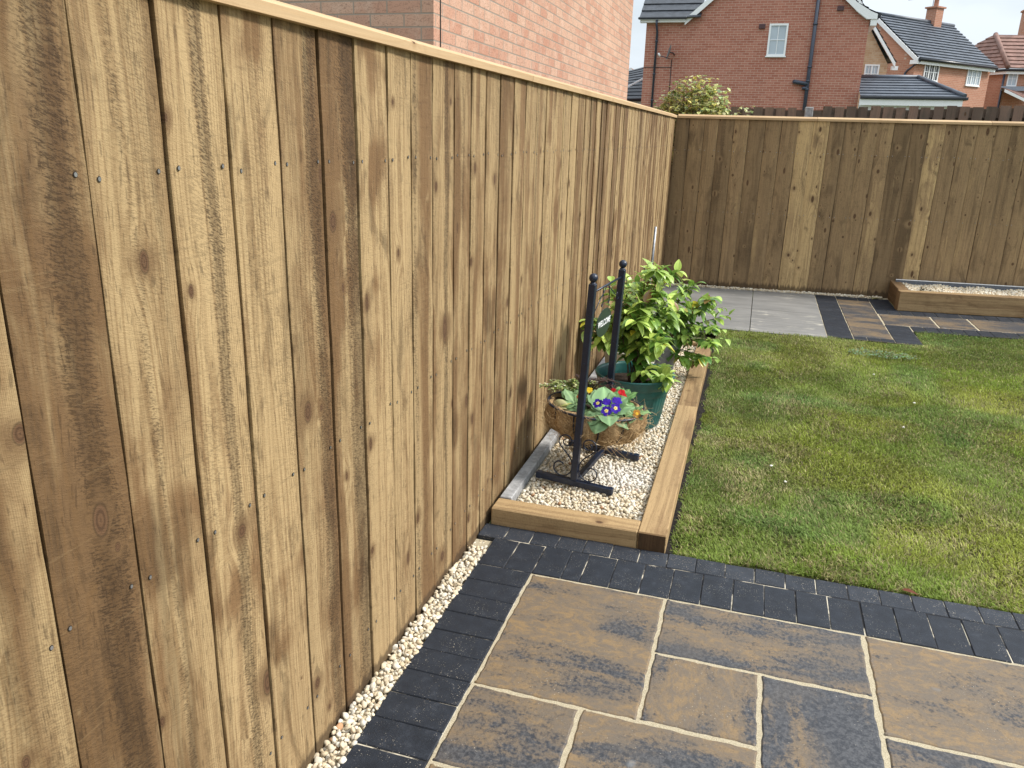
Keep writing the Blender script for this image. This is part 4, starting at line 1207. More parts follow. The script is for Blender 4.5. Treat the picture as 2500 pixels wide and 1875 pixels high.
# basket plants
def primrose(label, ctr, rad, nleaf, tone, seed, flowers=(), up=0.45, LL=(0.075, 0.105)):
    random.seed(seed)
    t = thing("primrose", ctr, label, "flower")
    b = MB()
    for k in range(nleaf):
        a = k * 2.4 + R(-0.25, 0.25); lay = k / nleaf
        bk = math.cos(a) * sd.x + math.sin(a) * sd.y
        d = Vector((math.cos(a), math.sin(a), up + 0.5 * lay + max(0, bk) * 0.9 + R(-0.1, 0.2)))
        L_ = R(*LL) * (1 - 0.3 * lay)
        f = R(0.75, 1.2)
        leaf(b, Vector(ctr) + Vector((math.cos(a), math.sin(a), 0)) * rad * 0.15, d, (0, 0, 1), L_, L_ * R(0.33, 0.42), [x * f for x in tone], edge=1.2, mid=1.6, fold=R(-0.25, 0.1), droop=R(0.6, 1.0) + (0.9 if bk < 0 else 0), wav=0.0035, n=9, tip=-0.6, cols=6)
    b.build("foliage", M_primleaf, t)
    for (fx, fy, fz, fr, colp, eye, tiltv) in flowers:
        b = MB(); c = Vector(ctr) + Vector((fx, fy, fz)); nz = Vector(tiltv).normalized()
        x = nz.cross(Vector((0, 0, 1)));  x = x.normalized() if x.length > 0.05 else Vector((1, 0, 0)); y = nz.cross(x)
        for k in range(5):
            a = 2 * math.pi * k / 5 + 0.3; d = x * math.cos(a) + y * math.sin(a)
            for sgn in (-0.22, 0.22):
                dd = x * math.cos(a + sgn) + y * math.sin(a + sgn)
                f = R(0.8, 1.2)
                leaf(b, c + nz * R(0, 0.001), dd + nz * R(0.0, 0.25), nz, fr, fr * 0.36, [q * f for q in colp], edge=1.0, mid=0.9, fold=R(-0.1, 0.2), droop=R(0, 0.4), n=5, tip=-0.9, wav=0.0012)
        if eye:
            n_ = 10; ring = [b.vert(c + nz * 0.0035 + (x * math.cos(2 * math.pi * q / n_) + y * math.sin(2 * math.pi * q / n_)) * fr * (0.30 if q % 2 else 0.40), eye + (1,)) for q in range(n_)]
            b.face(ring); 
            ring = [b.vert(c + nz * 0.0045 + (x * math.cos(2 * math.pi * q / 8) + y * math.sin(2 * math.pi * q / 8)) * fr * 0.14, (0.75, 0.45, 0.03, 1)) for q in range(8)]
            b.face(ring)
        b.build("flower", M_petal, t)
    return t
PUR = (0.045, 0.010, 0.33); EYE = (0.85, 0.74, 0.28)
bz = BZ + 0.004
LT = (0.17, 0.29, 0.135)
def bp(ac, al, z=0.0): return BC + sn * ac + sd * al + UZ * (bz + z)
tv = (-0.1, -0.75, 0.75)
def rel(p, c): q = Vector(p) - Vector(c); return (q.x, q.y, q.z)
pcn = bp(0.070, -0.085)
fl = [(bp(0.045, -0.125, 0.055), 0.023, (-.25, -.7, .7)), (bp(0.088, -0.135, 0.033), 0.024, (0.0, -.8, .6)), (bp(0.120, -0.115, 0.045), 0.024, (.3, -.7, .7)), (bp(0.115, -0.085, 0.068), 0.024, (.2, -.5, .9)), (bp(0.075, -0.10, 0.060), 0.022, (0, -.5, .9))]
primrose("crinkled purple primrose with yellow eyes at the front of the coir basket", tuple(pcn), 0.05, 22, LT, 31, [rel(p, pcn) + (r_, PUR, EYE if i < 3 else None, t_) for i, (p, r_, t_) in enumerate(fl)], LL=(0.105, 0.145))
pcn = bp(0.085, 0.075)
fl = [(bp(0.095, 0.055, 0.062), 0.017, (0, -.6, .8)), (bp(0.110, 0.045, 0.050), 0.014, (.3, -.6, .7)), (bp(0.05, 0.085, 0.055), 0.012, (0, -.5, .8))]
primrose("red primrose at the back of the coir basket near the green pot", tuple(pcn), 0.04, 13, (0.16, 0.32, 0.11), 32, [rel(p, pcn) + (r_, (0.55, 0.012, 0.018), None, t_) for p, r_, t_ in fl], LL=(0.09, 0.12))
pcn = bp(-0.085, -0.035)
fl = [(bp(-0.055, -0.06, 0.045), 0.018, (0, -.6, .8)), (bp(-0.03, -0.02, 0.07), 0.016, (0, -.6, .8))]
primrose("fading yellow primrose on the left side of the coir basket", tuple(pcn), 0.04, 13, (0.19, 0.31, 0.14), 33, [rel(fl[0][0], pcn) + (0.019, (0.22, 0.075, 0.02), (0.35, 0.15, 0.02), fl[0][2]), rel(fl[1][0], pcn) + (0.016, (0.75, 0.55, 0.03), None, fl[1][2])], LL=(0.08, 0.11))
# withered yellow bloom at the lawn side
pcn = bp(0.175, -0.03)
primrose("withered orange primrose drooping over the right rim of the basket", tuple(pcn), 0.03, 8, (0.18, 0.29, 0.12), 36, [rel(bp(0.20, -0.06, 0.02), pcn) + (0.02, (0.42, 0.20, 0.03), (0.75, 0.45, 0.04), (0.4, -.7, .5))], LL=(0.06, 0.08))
# hyacinth nose
hy = thing("bulb_shoot", tuple(bp(-0.15, -0.07)), "fat pale green bulb shoot lying at the left front of the basket", "bulb shoot")
b = MB(); c = bp(-0.165, -0.085, -0.004); ax_ = (sn * 0.95 - sd * 0.25 + UZ * 0.25).normalized()
ps = [c + ax_ * s for s in np.linspace(0, 0.075, 10)]
b.tube(ps, [0.006, 0.016, 0.021, 0.023, 0.024, 0.023, 0.020, 0.015, 0.009, 0.002], 12, col=(0.40, 0.38, 0.19, 1))
for i, (s, cc) in enumerate(((0.4, (0.42, 0.46, 0.14)), (-0.5, (0.36, 0.40, 0.13)), (1.4, (0.40, 0.33, 0.26)), (-1.5, (0.45, 0.44, 0.22)))):
    leaf(b, c + ax_ * 0.008, ax_ + UZ * 0.25 * math.cos(s) + Vector((-ax_.y, ax_.x, 0)) * math.sin(s) * 0.35, UZ, 0.085, 0.018, cc, fold=-0.5, droop=0.3)
b.build("bud", M_primleaf, hy)
# trailing small-leaved shrubs
def sprig(label, name, ctr, dirs, cl, cs_, seed, nleaf=30, ls=(0.007, 0.012), flowers=0):
    random.seed(seed); t = thing(name, ctr, label, "plant"); bs, bl = MB(), MB()
    for d in dirs:
        e = Vector(ctr) + Vector(d); p = Vector(ctr) + Vector((R(-.02, .02), R(-.02, .02), 0))
        path = bez(p, p + Vector((d[0] * .2, d[1] * .2, d[2] * .8 + .02)), p + Vector((d[0] * .7, d[1] * .7, d[2] + .02)), e, 12)
        bs.tube(path, [0.0016 * (1 - .5 * i / 11) for i in range(12)], 4)
        for k in range(nleaf):
            q = path[random.randint(2, 11)] + Vector((R(-.006, .006), R(-.006, .006), R(-.004, .008))); a = R(0, 6.28); f = R(0.6, 1.35)
            leaf(bl, q, (math.cos(a), math.sin(a), R(-.2, .7)), UZ, R(*ls), R(*ls) * 0.36, [x * f for x in cl[random.randint(0, len(cl) - 1)]], edge=1.1, mid=1.1, n=3, cols=2)
        for k in range(flowers):
            q = path[random.randint(6, 11)] + Vector((R(-.01, .01), R(-.01, .01), R(0, .012)))
            for m in range(4): leaf(bl, q, (math.cos(m * 1.57), math.sin(m * 1.57), .4), UZ, 0.006, 0.003, (0.75, 0.75, 0.68), edge=1, mid=1, n=3, cols=2)
    bs.build("stem", cs_, t); bl.build("foliage", M_leaf, t)
c = bp(-0.115, 0.045)
dirs = [tuple(sn * R(-0.17, -0.03) + sd * R(-0.05, 0.05) + UZ * R(0.01, 0.05)) for _ in range(12)] + [tuple(sn * R(-0.03, 0.10) + sd * R(0.0, 0.06) + UZ * R(0.03, 0.07)) for _ in range(6)]
sprig("pale green small-leaved trailing shrub spilling from the basket towards the fence", "trailing_shrub", tuple(c), dirs, [(0.28, 0.36, 0.13), (0.46, 0.48, 0.25), (0.17, 0.27, 0.08), (0.36, 0.42, 0.12)], M_stem, 41, 80, ls=(0.010, 0.017), flowers=1)
c = bp(-0.07, 0.07)
sprig("dark purple-brown heather behind the trailing shrub in the basket", "heather", tuple(c), [tuple(sn * R(-0.07, 0.16) + sd * R(-0.02, 0.07) + UZ * R(0.05, 0.10)) for _ in range(16)], [(0.07, 0.035, 0.035), (0.05, 0.03, 0.03), (0.09, 0.05, 0.045)], M_stem, 43, 46, ls=(0.006, 0.010))

# the stand has settled unevenly in the stones: it and its basket lean a little towards the lawn
piv = Vector((SM.x, SM.y, Z0))
TILT = Matrix.Translation(piv - sn * 0.014 + UZ * 0.003) @ Matrix.Rotation(math.radians(2.2), 4, -sd if (Matrix.Rotation(0.1, 3, sd) @ UZ).dot(sn) < 0 else sd) @ Matrix.Translation(-piv)
for o in [x for x in COL.objects if x.parent is None and x.name.split('.')[0] in ("planter_stand", "planter_basket", "primrose", "bulb_shoot", "trailing_shrub", "heather")]:
    o.matrix_world = TILT @ Matrix.Translation(o.location)

# ------------------------------------------------------------------ pole by the fence
pole = thing("metal_pole", (0.11, 6.62, 0.0), "grey metal pole with a black clip leaning in the corner by the left fence", "pole")
b = MB(); b.tube([(0.104, 6.62, 0.0), (0.124, 6.60, 0.795)], 0.011, 10); b.build("pole_tube", M_galv, pole)
b = MB(); b.tube([(0.104, 6.62, 0.0), (0.107, 6.617, 0.40)], 0.0135, 10)
b.tube(spiral(Vector((0.083, 6.60, 0.45)), Vector((1, 0, 0)), UZ, 0.020, 0.028, -0.5, 4.2, 16), 0.006, 6); b.build("clip", M_black, pole)

# ------------------------------------------------------------------ houses
def tiled(b, a0, a1, b0, b1, n, lift=0.03, mi=0, tile=0.30):
    """roof plane eaves a0->a1, ridge b0->b1, built of n stepped courses"""
    a0, a1, b0, b1 = map(Vector, (a0, a1, b0, b1))
    nrm = (a1 - a0).cross(b0 - a0).normalized()
    if nrm.z < 0: nrm = -nrm
    flip = (a1 - a0).cross(b0 - a0).z < 0
    for i in range(n):
        t0, t1 = i / n, min(1.0, (i + 1.0) / n)
        l0, r0, l1, r1 = a0.lerp(b0, t0), a1.lerp(b1, t0), a0.lerp(b0, t1), a1.lerp(b1, t1)
        q = [l0 + nrm * lift, r0 + nrm * lift, r1 + nrm * 0.004, l1 + nrm * 0.004]
        f = [l0 - nrm * 0.002, r0 - nrm * 0.002, r0 + nrm * lift, l0 + nrm * lift]
        if flip: q, f = q[::-1], f[::-1]
        b.quad(*q, mi=mi); b.quad(*f, mi=mi)
def beam(b, p, q, w, h, out, mi=0):
    """board from p to q, height h (down), thickness w along out"""
    p, q, out = Vector(p), Vector(q), Vector(out).normalized()
    d = q - p
    b.box(p - UZ * h, d, out * w, (0, 0, h), mi=mi)
def window(house, o, ax, w, h, cols, rows, nrm, dark=False, sill=True, fr=0.055, bar=0.022, lights=1):
    """o: lower left corner on the wall face, ax: unit along the wall"""
    o, ax, nrm = Vector(o), Vector(ax).normalized(), Vector(nrm).normalized()
    fb = MB(); dpt = 0.07
    base = o - nrm * 0.03
    for (x0, z0, x1, z1) in ((0, 0, w, fr), (0, h - fr, w, h), (0, fr, fr, h - fr), (w - fr, fr, w, h - fr)):
        fb.box(base + ax * x0 + UZ * z0, ax * (x1 - x0), nrm * (dpt), UZ * (z1 - z0))
    if lights > 1:
        for k in range(1, lights):
            x = w * k / lights; fb.box(base + ax * (x - fr * 0.55) + UZ * fr, ax * fr * 1.1, nrm * (dpt - 0.004), UZ * (h - 2 * fr))
    iw, ih = w - 2 * fr, h - 2 * fr
    for c in range(1, cols): fb.box(base + ax * (fr + iw * c / cols - bar / 2) + UZ * fr, ax * bar, nrm * (dpt - 0.016), UZ * ih)
    for r in range(1, rows): fb.box(base + ax * fr + UZ * (fr + ih * r / rows - bar / 2), ax * iw, nrm * (dpt - 0.019), UZ * bar)
    if sill: fb.box(o - ax * 0.03 - UZ * 0.035 - nrm * 0.03, ax * (w + 0.06), nrm * 0.09, UZ * 0.034)
    wn = fb.build("window", M_white, house)
    pb = MB(); q = [base + nrm * 0.034 + ax * fr * .9 + UZ * fr * .9, base + nrm * 0.034 + ax * (w - fr * .9) + UZ * fr * .9, base + nrm * 0.034 + ax * (w - fr * .9) + UZ * (h - fr * .9), base + nrm * 0.034 + ax * fr * .9 + UZ * (h - fr * .9)]
    if ax.cross(UZ).dot(nrm) < 0: q = q[::-1]
    pb.quad(*q); pb.build("pane", M_glassdark if dark else M_glass, wn)
    return wn

# pale brick house beyond the left fence
HX, HY0, HY1, HXL = -1.080, 4.800, 12.02, -6.5
h1 = thing("house", (HX, HY0, 0.0), "pale pink brick house rising close behind the left fence", "house")
b = MB()
b.wall((HXL, HY0), (HX, HY0), -0.05, 5.2, u0=0.06); b.wall((HX, HY0), (HX, HY1), -0.05, 5.2, u0=0.06 + HX - HXL); b.wall((HX, HY1), (HXL, HY1), -0.05, 5.2); b.wall((HXL, HY1), (HXL, HY0), -0.05, 5.2)
b.build("wall", M_brickpale, h1)
b = MB(); tiled(b, (HX + 0.3, HY0 - 0.2, 5.1), (HX + 0.3, HY1 + 0.2, 5.1), ((HX + HXL) / 2, HY0 - 0.2, 7.1), ((HX + HXL) / 2, HY1 + 0.2, 7.1), 10); tiled(b, (HXL - 0.3, HY1 + 0.2, 5.1), (HXL - 0.3, HY0 - 0.2, 5.1), ((HX + HXL) / 2, HY1 + 0.2, 7.1), ((HX + HXL) / 2, HY0 - 0.2, 7.1), 10)
b.build("roof", M_tile, h1)
for yy in (HY0 + 0.001, HY1 - 0.001):
    b = MB(); b.poly([(HXL, yy, 5.2), (HX, yy, 5.2), ((HX + HXL) / 2, yy, 7.05)]); b.build("gable_wall", M_brickpale, h1)
b = MB(); b.box((HX - 0.02, HY0 + 0.100, -0.05), (0.0235, 0, 0), (0, 0.013, 0), (0, 0, 5.2)); b.build("movement_joint", M_gap, h1)

# red brick house with the big gable
GY = 29.5
h2 = thing("house", (0.0, GY, 0.0), "large red brick house with white gable boards directly beyond the far fence", "house")
GL, GR, GE, GV, GAP = -3.47, 3.60, 5.21, -2.15, 8.0
gx = (GV + 3.62) / 2
sl = (5.888 - 5.197) / (2.149 - 1.353)
apex = 5.197 + sl * (gx - GV)
b = MB(); b.wall((GL, GY), (GR, GY), -0.05, GE); b.poly([(GV, GY, GE), (GR, GY, GE), (gx, GY, apex)])
b.wall((GR, GY), (GR, GY + 9), -0.05, GE); b.wall((GL, GY + 9), (GL, GY), -0.05, GE); b.wall((GR, GY + 9), (GL, GY + 9), -0.05, GE)
b.build("wall", M_brickred, h2)
b = MB()
tiled(b, (GL - 0.22, GY - 0.22, 5.33), (GV + 0.5, GY - 0.22, 5.33), (GL - 0.22, GY + 3.2, 7.9), (GV + 0.5, GY + 3.2, 7.9), 10, 0.04)
b.build("roof", M_tile, h2)
b = MB()
tiled(b, (GV - 0.10, GY + 6, 5.18), (GV - 0.10, GY - 0.14, 5.18), (gx, GY + 6, apex + 0.12), (gx, GY - 0.14, apex + 0.12), 12, 0.035)
k_ = 0.62
tiled(b, (3.16, GY - 0.14, apex + 0.12 - sl * (3.16 - gx)), (3.16, GY + 6, apex + 0.12 - sl * (3.16 - gx)), (gx, GY - 0.14, apex + 0.12), (gx, GY + 6, apex + 0.12), 9, 0.035)
tiled(b, (3.84, GY - 0.14, 5.37), (3.84, GY + 6, 5.37), (3.16, GY - 0.14, apex + 0.12 - sl * (3.16 - gx)), (3.16, GY + 6, apex + 0.12 - sl * (3.16 - gx)), 2, 0.035)
b.build("gable_roof", M_tile, h2)
b = MB()
def sloped(b, p, q, h, y0, th):
    b.box((p[0], y0, p[1] - h), (q[0] - p[0], 0, q[1] - p[1]), (0, th, 0), (0, 0, h))
sloped(b, (GV - 0.02, 5.31), (gx, apex + 0.12), 0.20, GY - 0.15, 0.035)
zk = apex + 0.12 - sl * (3.16 - gx)
sloped(b, (3.16, zk), (gx, apex + 0.12), 0.24, GY - 0.15, 0.035)
b.poly([(3.16, GY - 0.15, zk - 0.24), (3.50, GY - 0.15, 5.235), (3.80, GY - 0.15, 5.235), (3.80, GY - 0.15, 5.38), (3.60, GY - 0.15, 5.46), (3.16, GY - 0.15, zk)])
b.poly([(3.16, GY - 0.02, zk), (3.60, GY - 0.02, 5.46), (3.80, GY - 0.02, 5.38), (3.80, GY - 0.02, 5.235), (3.50, GY - 0.02, 5.235), (3.16, GY - 0.02, zk - 0.24)])
b.quad((3.80, GY - 0.15, 5.235), (3.80, GY - 0.02, 5.235), (3.80, GY - 0.02, 5.38), (3.80, GY - 0.15, 5.38)); b.quad((3.50, GY - 0.02, 5.235), (3.80, GY - 0.02, 5.235), (3.80, GY - 0.15, 5.235), (3.50, GY - 0.15, 5.235))
b.build("bargeboard", M_white, h2)
b = MB(); b.box((GL - 0.20, GY - 0.20, 5.20), (1.50, 0, 0), (0, 0.19, 0), (0, 0, 0.085)); b.build("fascia", M_white, h2)
b = MB(); b.box((3.62, GY - 0.12, 5.05), (0.19, 0, 0), (0, 6, 0), (0, 0, 0.18)); b.build("fascia", M_white, h2)
b = MB(); b.tube([(3.86, GY - 0.12, 5.36), (3.86, GY + 6, 5.36)], 0.055, 8); b.build("gutter", M_gutter, h2)
b = MB(); b.box((GL - 0.26, GY - 0.31, 5.285), (1.63, 0, 0), (0, 0.11, 0), (0, 0, 0.075), bevel=0.02); b.build("gutter", M_gutter, h2)
b = MB(); b.tube([(-3.10, GY - 0.24, 5.27), (-3.10, GY - 0.24, 5.12), (-3.08, GY - 0.06, 4.92), (-3.08, GY - 0.06, 0.0)], 0.038, 10)
for z in (4.6, 3.55, 2.7, 1.6): b.tube([(-3.08, GY - 0.06, z), (-3.08, GY - 0.06, z + 0.05)], 0.052, 10)
b.build("drainpipe", M_pipe, h2)
b = MB(); px = 1.98; b.tube([(px, GY - 0.085, 7.4), (px, GY - 0.085, 0)], 0.060, 12)
for z in (5.08, 3.79, 3.36, 3.10): b.tube([(px, GY - 0.085, z), (px, GY - 0.085, z + 0.06)], 0.075, 12)
b.tube([(px, GY - 0.10, 3.30), (1.60, GY - 0.10, 3.36), (1.56, GY - 0.06, 3.37), (1.56, GY, 3.37)], 0.066, 10); b.tube([(px, GY - 0.11, 3.18), (1.82, GY - 0.11, 3.16)], 0.05, 10)
b.build("soil_pipe", M_pipe, h2)
window(h2, (0.570, GY, 4.16), (1, 0, 0), 0.595, 0.985, 2, 2, (0, -1, 0), fr=0.06)
for vx, vz in ((0.237, 4.99), (2.58, 5.50)):
    b = MB(); b.box((vx, GY - 0.05, vz), (0.20, 0, 0), (0, 0.05, 0), (0, 0, 0.15), bevel=0.01)
    for k in range(4): b.box((vx + 0.02, GY - 0.058, vz + 0.022 + k * 0.03), (0.16, 0, 0), (0, 0.01, 0), (0, 0, 0.012))
    b.build("vent", M_vent, h2)
b = MB(); b.tube([(-2.52, GY - 0.012, 4.05), (-2.52, GY - 0.012, 2.4)], 0.012, 5); b.tube([(-2.52, GY - 0.012, 3.80), (GL + 0.02, GY - 0.012, 3.80)], 0.010, 5); b.build("cable", M_gutter, h2)
dish = thing("satellite_dish", (-2.50, GY, 4.25), "small grey satellite dish seen edge-on on the red brick wall", "satellite dish")
b = MB(); ctr = Vector((-2.56, GY - 0.32, 4.25)); ad = Vector((-0.97, -0.22, 0.25)).normalized()
x_ = ad.cross(UZ).normalized(); y_ = x_.cross(ad); rings = []
for r_, dd in ((0.001, 0), (0.10, 0.01), (0.17, 0.03), (0.235, 0.058)):
    rings.append([b.vert(ctr + ad * dd + (x_ * math.cos(2 * math.pi * k / 24) + y_ * math.sin(2 * math.pi * k / 24) * 1.1) * r_) for k in range(24)])
for i in range(3):
    for k in range(24): b.face((rings[i][k], rings[i][(k + 1) % 24], rings[i + 1][(k + 1) % 24], rings[i + 1][k]), smooth=True)
b.build("reflector", plain("grey dish", (0.16, 0.17, 0.18), 0.5), dish)
b = MB(); b.tube([ctr - UZ * 0.2, ctr + ad * 0.35 - UZ * 0.20], 0.013, 6); b.build("arm", M_pipe, dish)
b = MB(); e = ctr + ad * 0.35 - UZ * 0.20; b.tube([e + UZ * 0.07 + ad * 0.05, e - UZ * 0.02 - ad * 0.01], [0.03, 0.035], 8); b.build("receiver", M_white, dish)
b = MB(); b.tube([ctr, ctr - ad * 0.10, (-2.44, GY, 4.2)], 0.02, 6); b.build("bracket", M_gutter, dish)

# single-storey extension with a hipped roof
h3 = thing("house_extension", (5.0, 29.0, 0.0), "low white-walled extension with a dark hipped roof right of the red brick house", "extension")
EZ = 2.92
b = MB(); b.wall((3.62, 29.22), (6.35, 29.22), -0.05, EZ); b.wall((6.35, 29.22), (6.35, 32.0), -0.05, EZ)
b.build("wall", M_white, h3)
e0, e1, r0_, r1_ = (3.606, 28.98, EZ), (6.62, 28.98, EZ), (3.606, 31.2, 3.62), (5.53, 31.2, 3.62)
b = MB(); tiled(b, e0, e1, r0_, r1_, 7, 0.035); tiled(b, e1, (6.62, 33.4, EZ), r1_, (5.53, 31.25, 3.62), 7, 0.035)
hp = [Vector(e1).lerp(Vector(r1_), t) + UZ * 0.05 for t in np.linspace(0, 1, 8)]; b.tube(hp, 0.07, 8); b.tube([(3.606, 31.2, 3.65), (5.53, 31.2, 3.65)], 0.08, 8)
b.build("roof", M_tile_blue, h3)
b = MB(); b.box((3.61, 28.92, EZ - 0.075), (3.08, 0, 0), (0, 0.1, 0), (0, 0, 0.09), bevel=0.02); b.box((6.63, 28.98, EZ - 0.075), (0.1, 0, 0), (0, 4, 0), (0, 0, 0.09)); b.build("gutter", M_gutter, h3)
b = MB(); b.box((3.61, 28.99, EZ - 0.26), (2.98, 0, 0), (0, 0.03, 0), (0, 0, 0.183)); b.box((3.61, 29.0, EZ - 0.19), (2.98, 0, 0), (0, 0.21, 0), (0, 0, 0.02)); b.build("fascia", M_white, h3)
window(h3, (3.80, 29.22, 1.5), (1, 0, 0), 2.3, 1.03, 3, 1, (0, -1, 0), sill=False)

# buff gabled bay seen past the red house
dq = Vector((0.957, 0.2865, 0)); 
h4 = thing("house", (4.0, 34.9, 0.0), "buff brick gabled house peeping out right of the red brick house", "house")
g0 = Vector((4.97, 35.0, 0)); gl_ = g0 - dq * 3.4; nq = Vector((dq.y, -dq.x, 0))
b = MB(); b.wall((gl_.x, gl_.y), (g0.x, g0.y), -0.05, 4.37)
pk = g0 - dq * 1.7; b.poly([(gl_.x, gl_.y, 4.37), (g0.x, g0.y, 4.37), (pk.x, pk.y, 6.75)])
g1 = g0 - nq * 4; b.wall((g0.x, g0.y), (g1.x, g1.y), -0.05, 4.37)
b.build("wall", M_bricktan, h4)
b = MB(); top = pk + UZ * 6.82 + nq * 0.16; eav = g0 + dq * 0.20 + UZ * 4.42 + nq * 0.16
beam(b, eav, top, 0.04, 0.17, nq); b.box(eav - UZ * 0.26 - dq * 0.10, dq * 0.24, -nq * 0.1, UZ * 0.14); b.build("bargeboard", M_white, h4)
b = MB(); tiled(b, eav + UZ * 0.02 + dq * 0.03, eav + UZ * 0.02 + dq * 0.03 - nq * 4, top + UZ * 0.05, top + UZ * 0.05 - nq * 4, 12, 0.04); b.build("roof", M_tile, h4)
wp_ = g0 - dq * 0.87 + UZ * 3.40; window(h4, wp_, dq, 0.56, 0.95, 4, 3, nq, lights=2)

# orange brick house turned at an angle
e0 = Vector((6.702, 39.785, 5.0)); d5 = Vector((0.668, 0.744, 0)).normalized(); g5 = Vector((-d5.y, d5.x, 0)); n5 = -g5
h5 = thing("house", (e0.x, e0.y, 0), "orange brick house with a long slate grey roof and white casement windows", "house")
c0 = e0 + g5 * 0.20 + d5 * 0.10; LW, DP = 5.80, 4.4
c1_ = c0 + d5 * LW; c2_ = c1_ + g5 * DP; c3_ = c0 + g5 * DP
b = MB()
b.wall(c0[:2], c1_[:2], -0.05, 4.98); b.wall(c1_[:2], c2_[:2], -0.05, 4.98); b.wall(c2_[:2], c3_[:2], -0.05, 4.98); b.wall(c3_[:2], c0[:2], -0.05, 4.98)
for p, q in ((c3_, c0), (c1_, c2_)):
    m_ = (p + q) / 2; b.poly([(p.x, p.y, 4.98), (q.x, q.y, 4.98), (m_.x, m_.y, 6.72)])
b.build("wall", M_brickorange, h5)
rz = 6.95; rp = e0 + g5 * 2.40 - UZ * e0.z + UZ * rz
eA, eB = e0 + UZ * 0.03, e0 + d5 * 6.01 + UZ * 0.03; rA, rB = rp, rp + d5 * 5.9
b = MB(); tiled(b, eA, eB, rA, rB, 14, 0.05)
eC, eD = e0 + g5 * 4.8 + UZ * 0.03, e0 + g5 * 4.8 + d5 * 6.01 + UZ * 0.03
tiled(b, eD, eC, rB, rA, 14, 0.05); b.tube([rA + UZ * 0.03, rB + UZ * 0.03], 0.09, 8)
rf = b.build("roof", M_tile_blue, h5)
b = MB(); beam(b, eA + UZ * -0.02 - d5 * 0.02, rA - d5 * 0.02 - UZ * 0.02, 0.04, 0.20, -d5); beam(b, eC - d5 * 0.02, rA - d5 * 0.02 - UZ * 0.02, 0.04, 0.20, -d5); b.box(eA - UZ * 0.24 - d5 * 0.06, g5 * 0.35, d5 * 0.05, UZ * 0.16); b.build("bargeboard", M_white, h5)
b = MB(); b.box(e0 + g5 * 0.03 - UZ * 0.20, d5 * 6.0, g5 * 0.03, UZ * 0.16); b.build("fascia", M_white, h5)
b = MB(); b.tube([e0 - g5 * 0.03 - UZ * 0.02, e0 + d5 * 6.02 - g5 * 0.03 - UZ * 0.02], 0.065, 8); b.build("gutter", M_gutter, h5)
b = MB(); b.tube([e0 + d5 * 0.15 - UZ * 0.08, c0 - d5 * 0.03 + n5 * 0.06 + g5 * 0.35 - UZ * 0.45, c0 - d5 * 0.06 + g5 * 0.36 - UZ * 0.55 , Vector((c0.x, c0.y, 0.2)) - d5 * 0.06 + g5 * 0.36], 0.04, 8); b.build("drainpipe", M_pipe, h5)
w0 = c0 + d5 * 0.70 + UZ * (4.17 - 5.0); window(h5, w0, d5, 1.07, 0.74, 6, 2, n5, dark=True, lights=3)
w0 = c0 + d5 * 3.98 + UZ * (4.15 - 5.0); window(h5, w0, d5, 1.08, 0.76, 6, 2, n5, lights=3)
ch = rp + d5 * 4.25
b = MB(); b.box(ch - d5 * 0.28 - g5 * 0.25 - UZ * 0.35, d5 * 0.56, g5 * 0.5, UZ * 0.98); b.box(ch - d5 * 0.36 - g5 * 0.31 + UZ * 0.63, d5 * 0.72, g5 * 0.62, UZ * 0.07)
chm = b.build("chimney", M_brickorange, rf)
b = MB(); q = ch + UZ * 0.70; b.lathe([(0.11, 0), (0.10, 0.40), (0.12, 0.42), (0.12, 0.46), (0.08, 0.46)], q, 12); b.build("chimney_pot", M_brickorange, chm)
b = MB(); q = ch - d5 * 0.25 + UZ * 0.5; b.tube([q, q + UZ * 0.62], 0.014, 5); a_ = Vector((-0.97, -0.2, -0.12)); b.tube([q + UZ * 0.60, q + UZ * 0.60 + a_ * 1.15], 0.011, 5)
for k in range(9): b.tube([q + UZ * 0.60 + a_ * (0.1 + k * 0.12) - UZ * 0.0 + Vector((0.03, -0.1, 0)), q + UZ * 0.60 + a_ * (0.1 + k * 0.12) + Vector((-0.03, 0.1, 0))], 0.006, 4)
b.build("aerial", M_pipe, chm)

# far right house with a hipped terracotta roof
h6 = thing("house", (12.0, 46.0, 0.0), "red-roofed brick house at the far right edge with a lean-to porch", "house")
hc = Vector((11.603, 46.047, 5.05))                   # the hip corner
dr = Vector((0.957, 0.2865, 0)); dr = Vector((0.985, 0.17, 0)).normalized(); dl = Vector((-0.62, 0.785, 0)).normalized()
b = MB(); A_ = hc + dl * 0.3 + Vector((0.1, 0.25, 0)); 
p0 = Vector((hc.x + 0.02, hc.y + 0.3, 0)); p1 = p0 + dr * 6; p2 = p0 + dl * 4
b.wall(p0[:2], p1[:2], -0.05, 5.0); b.wall(p2[:2], p0[:2], -0.05, 5.0)
b.build("wall", M_brickorange, h6)
ap = Vector((10.75 + 0.5, 48.2, 6.85)); rr_ = Vector((12.05, 48.6, 6.72)) + dr * 0.0
b = MB(); tiled(b, hc + UZ * 0.08, hc + dr * 6 + UZ * 0.0, ap, ap + dr * 6, 9, 0.05); tiled(b, hc + dl * 5 + UZ * 0.08, hc + UZ * 0.08, ap + Vector((-0.05, 0.05, 0)), ap, 9, 0.05)
b.tube([hc + UZ * 0.12, ap + UZ * 0.03], 0.11, 8)
rf6 = b.build("roof", M_tile_red, h6)
b = MB(); b.tube([hc + dl * 5, hc, hc + dr * 6], 0.06, 8); b.build("gutter", M_gutter, h6)
b = MB(); b.box(hc - UZ * 0.18 + Vector((0, 0.06, 0)), dr * 6, Vector((0, 0.04, 0)), UZ * 0.14); b.box(hc - UZ * 0.18 + Vector((0, 0.06, 0)), dl * 5, Vector((0.03, 0.03, 0)), UZ * 0.14); b.build("fascia", M_white, h6)
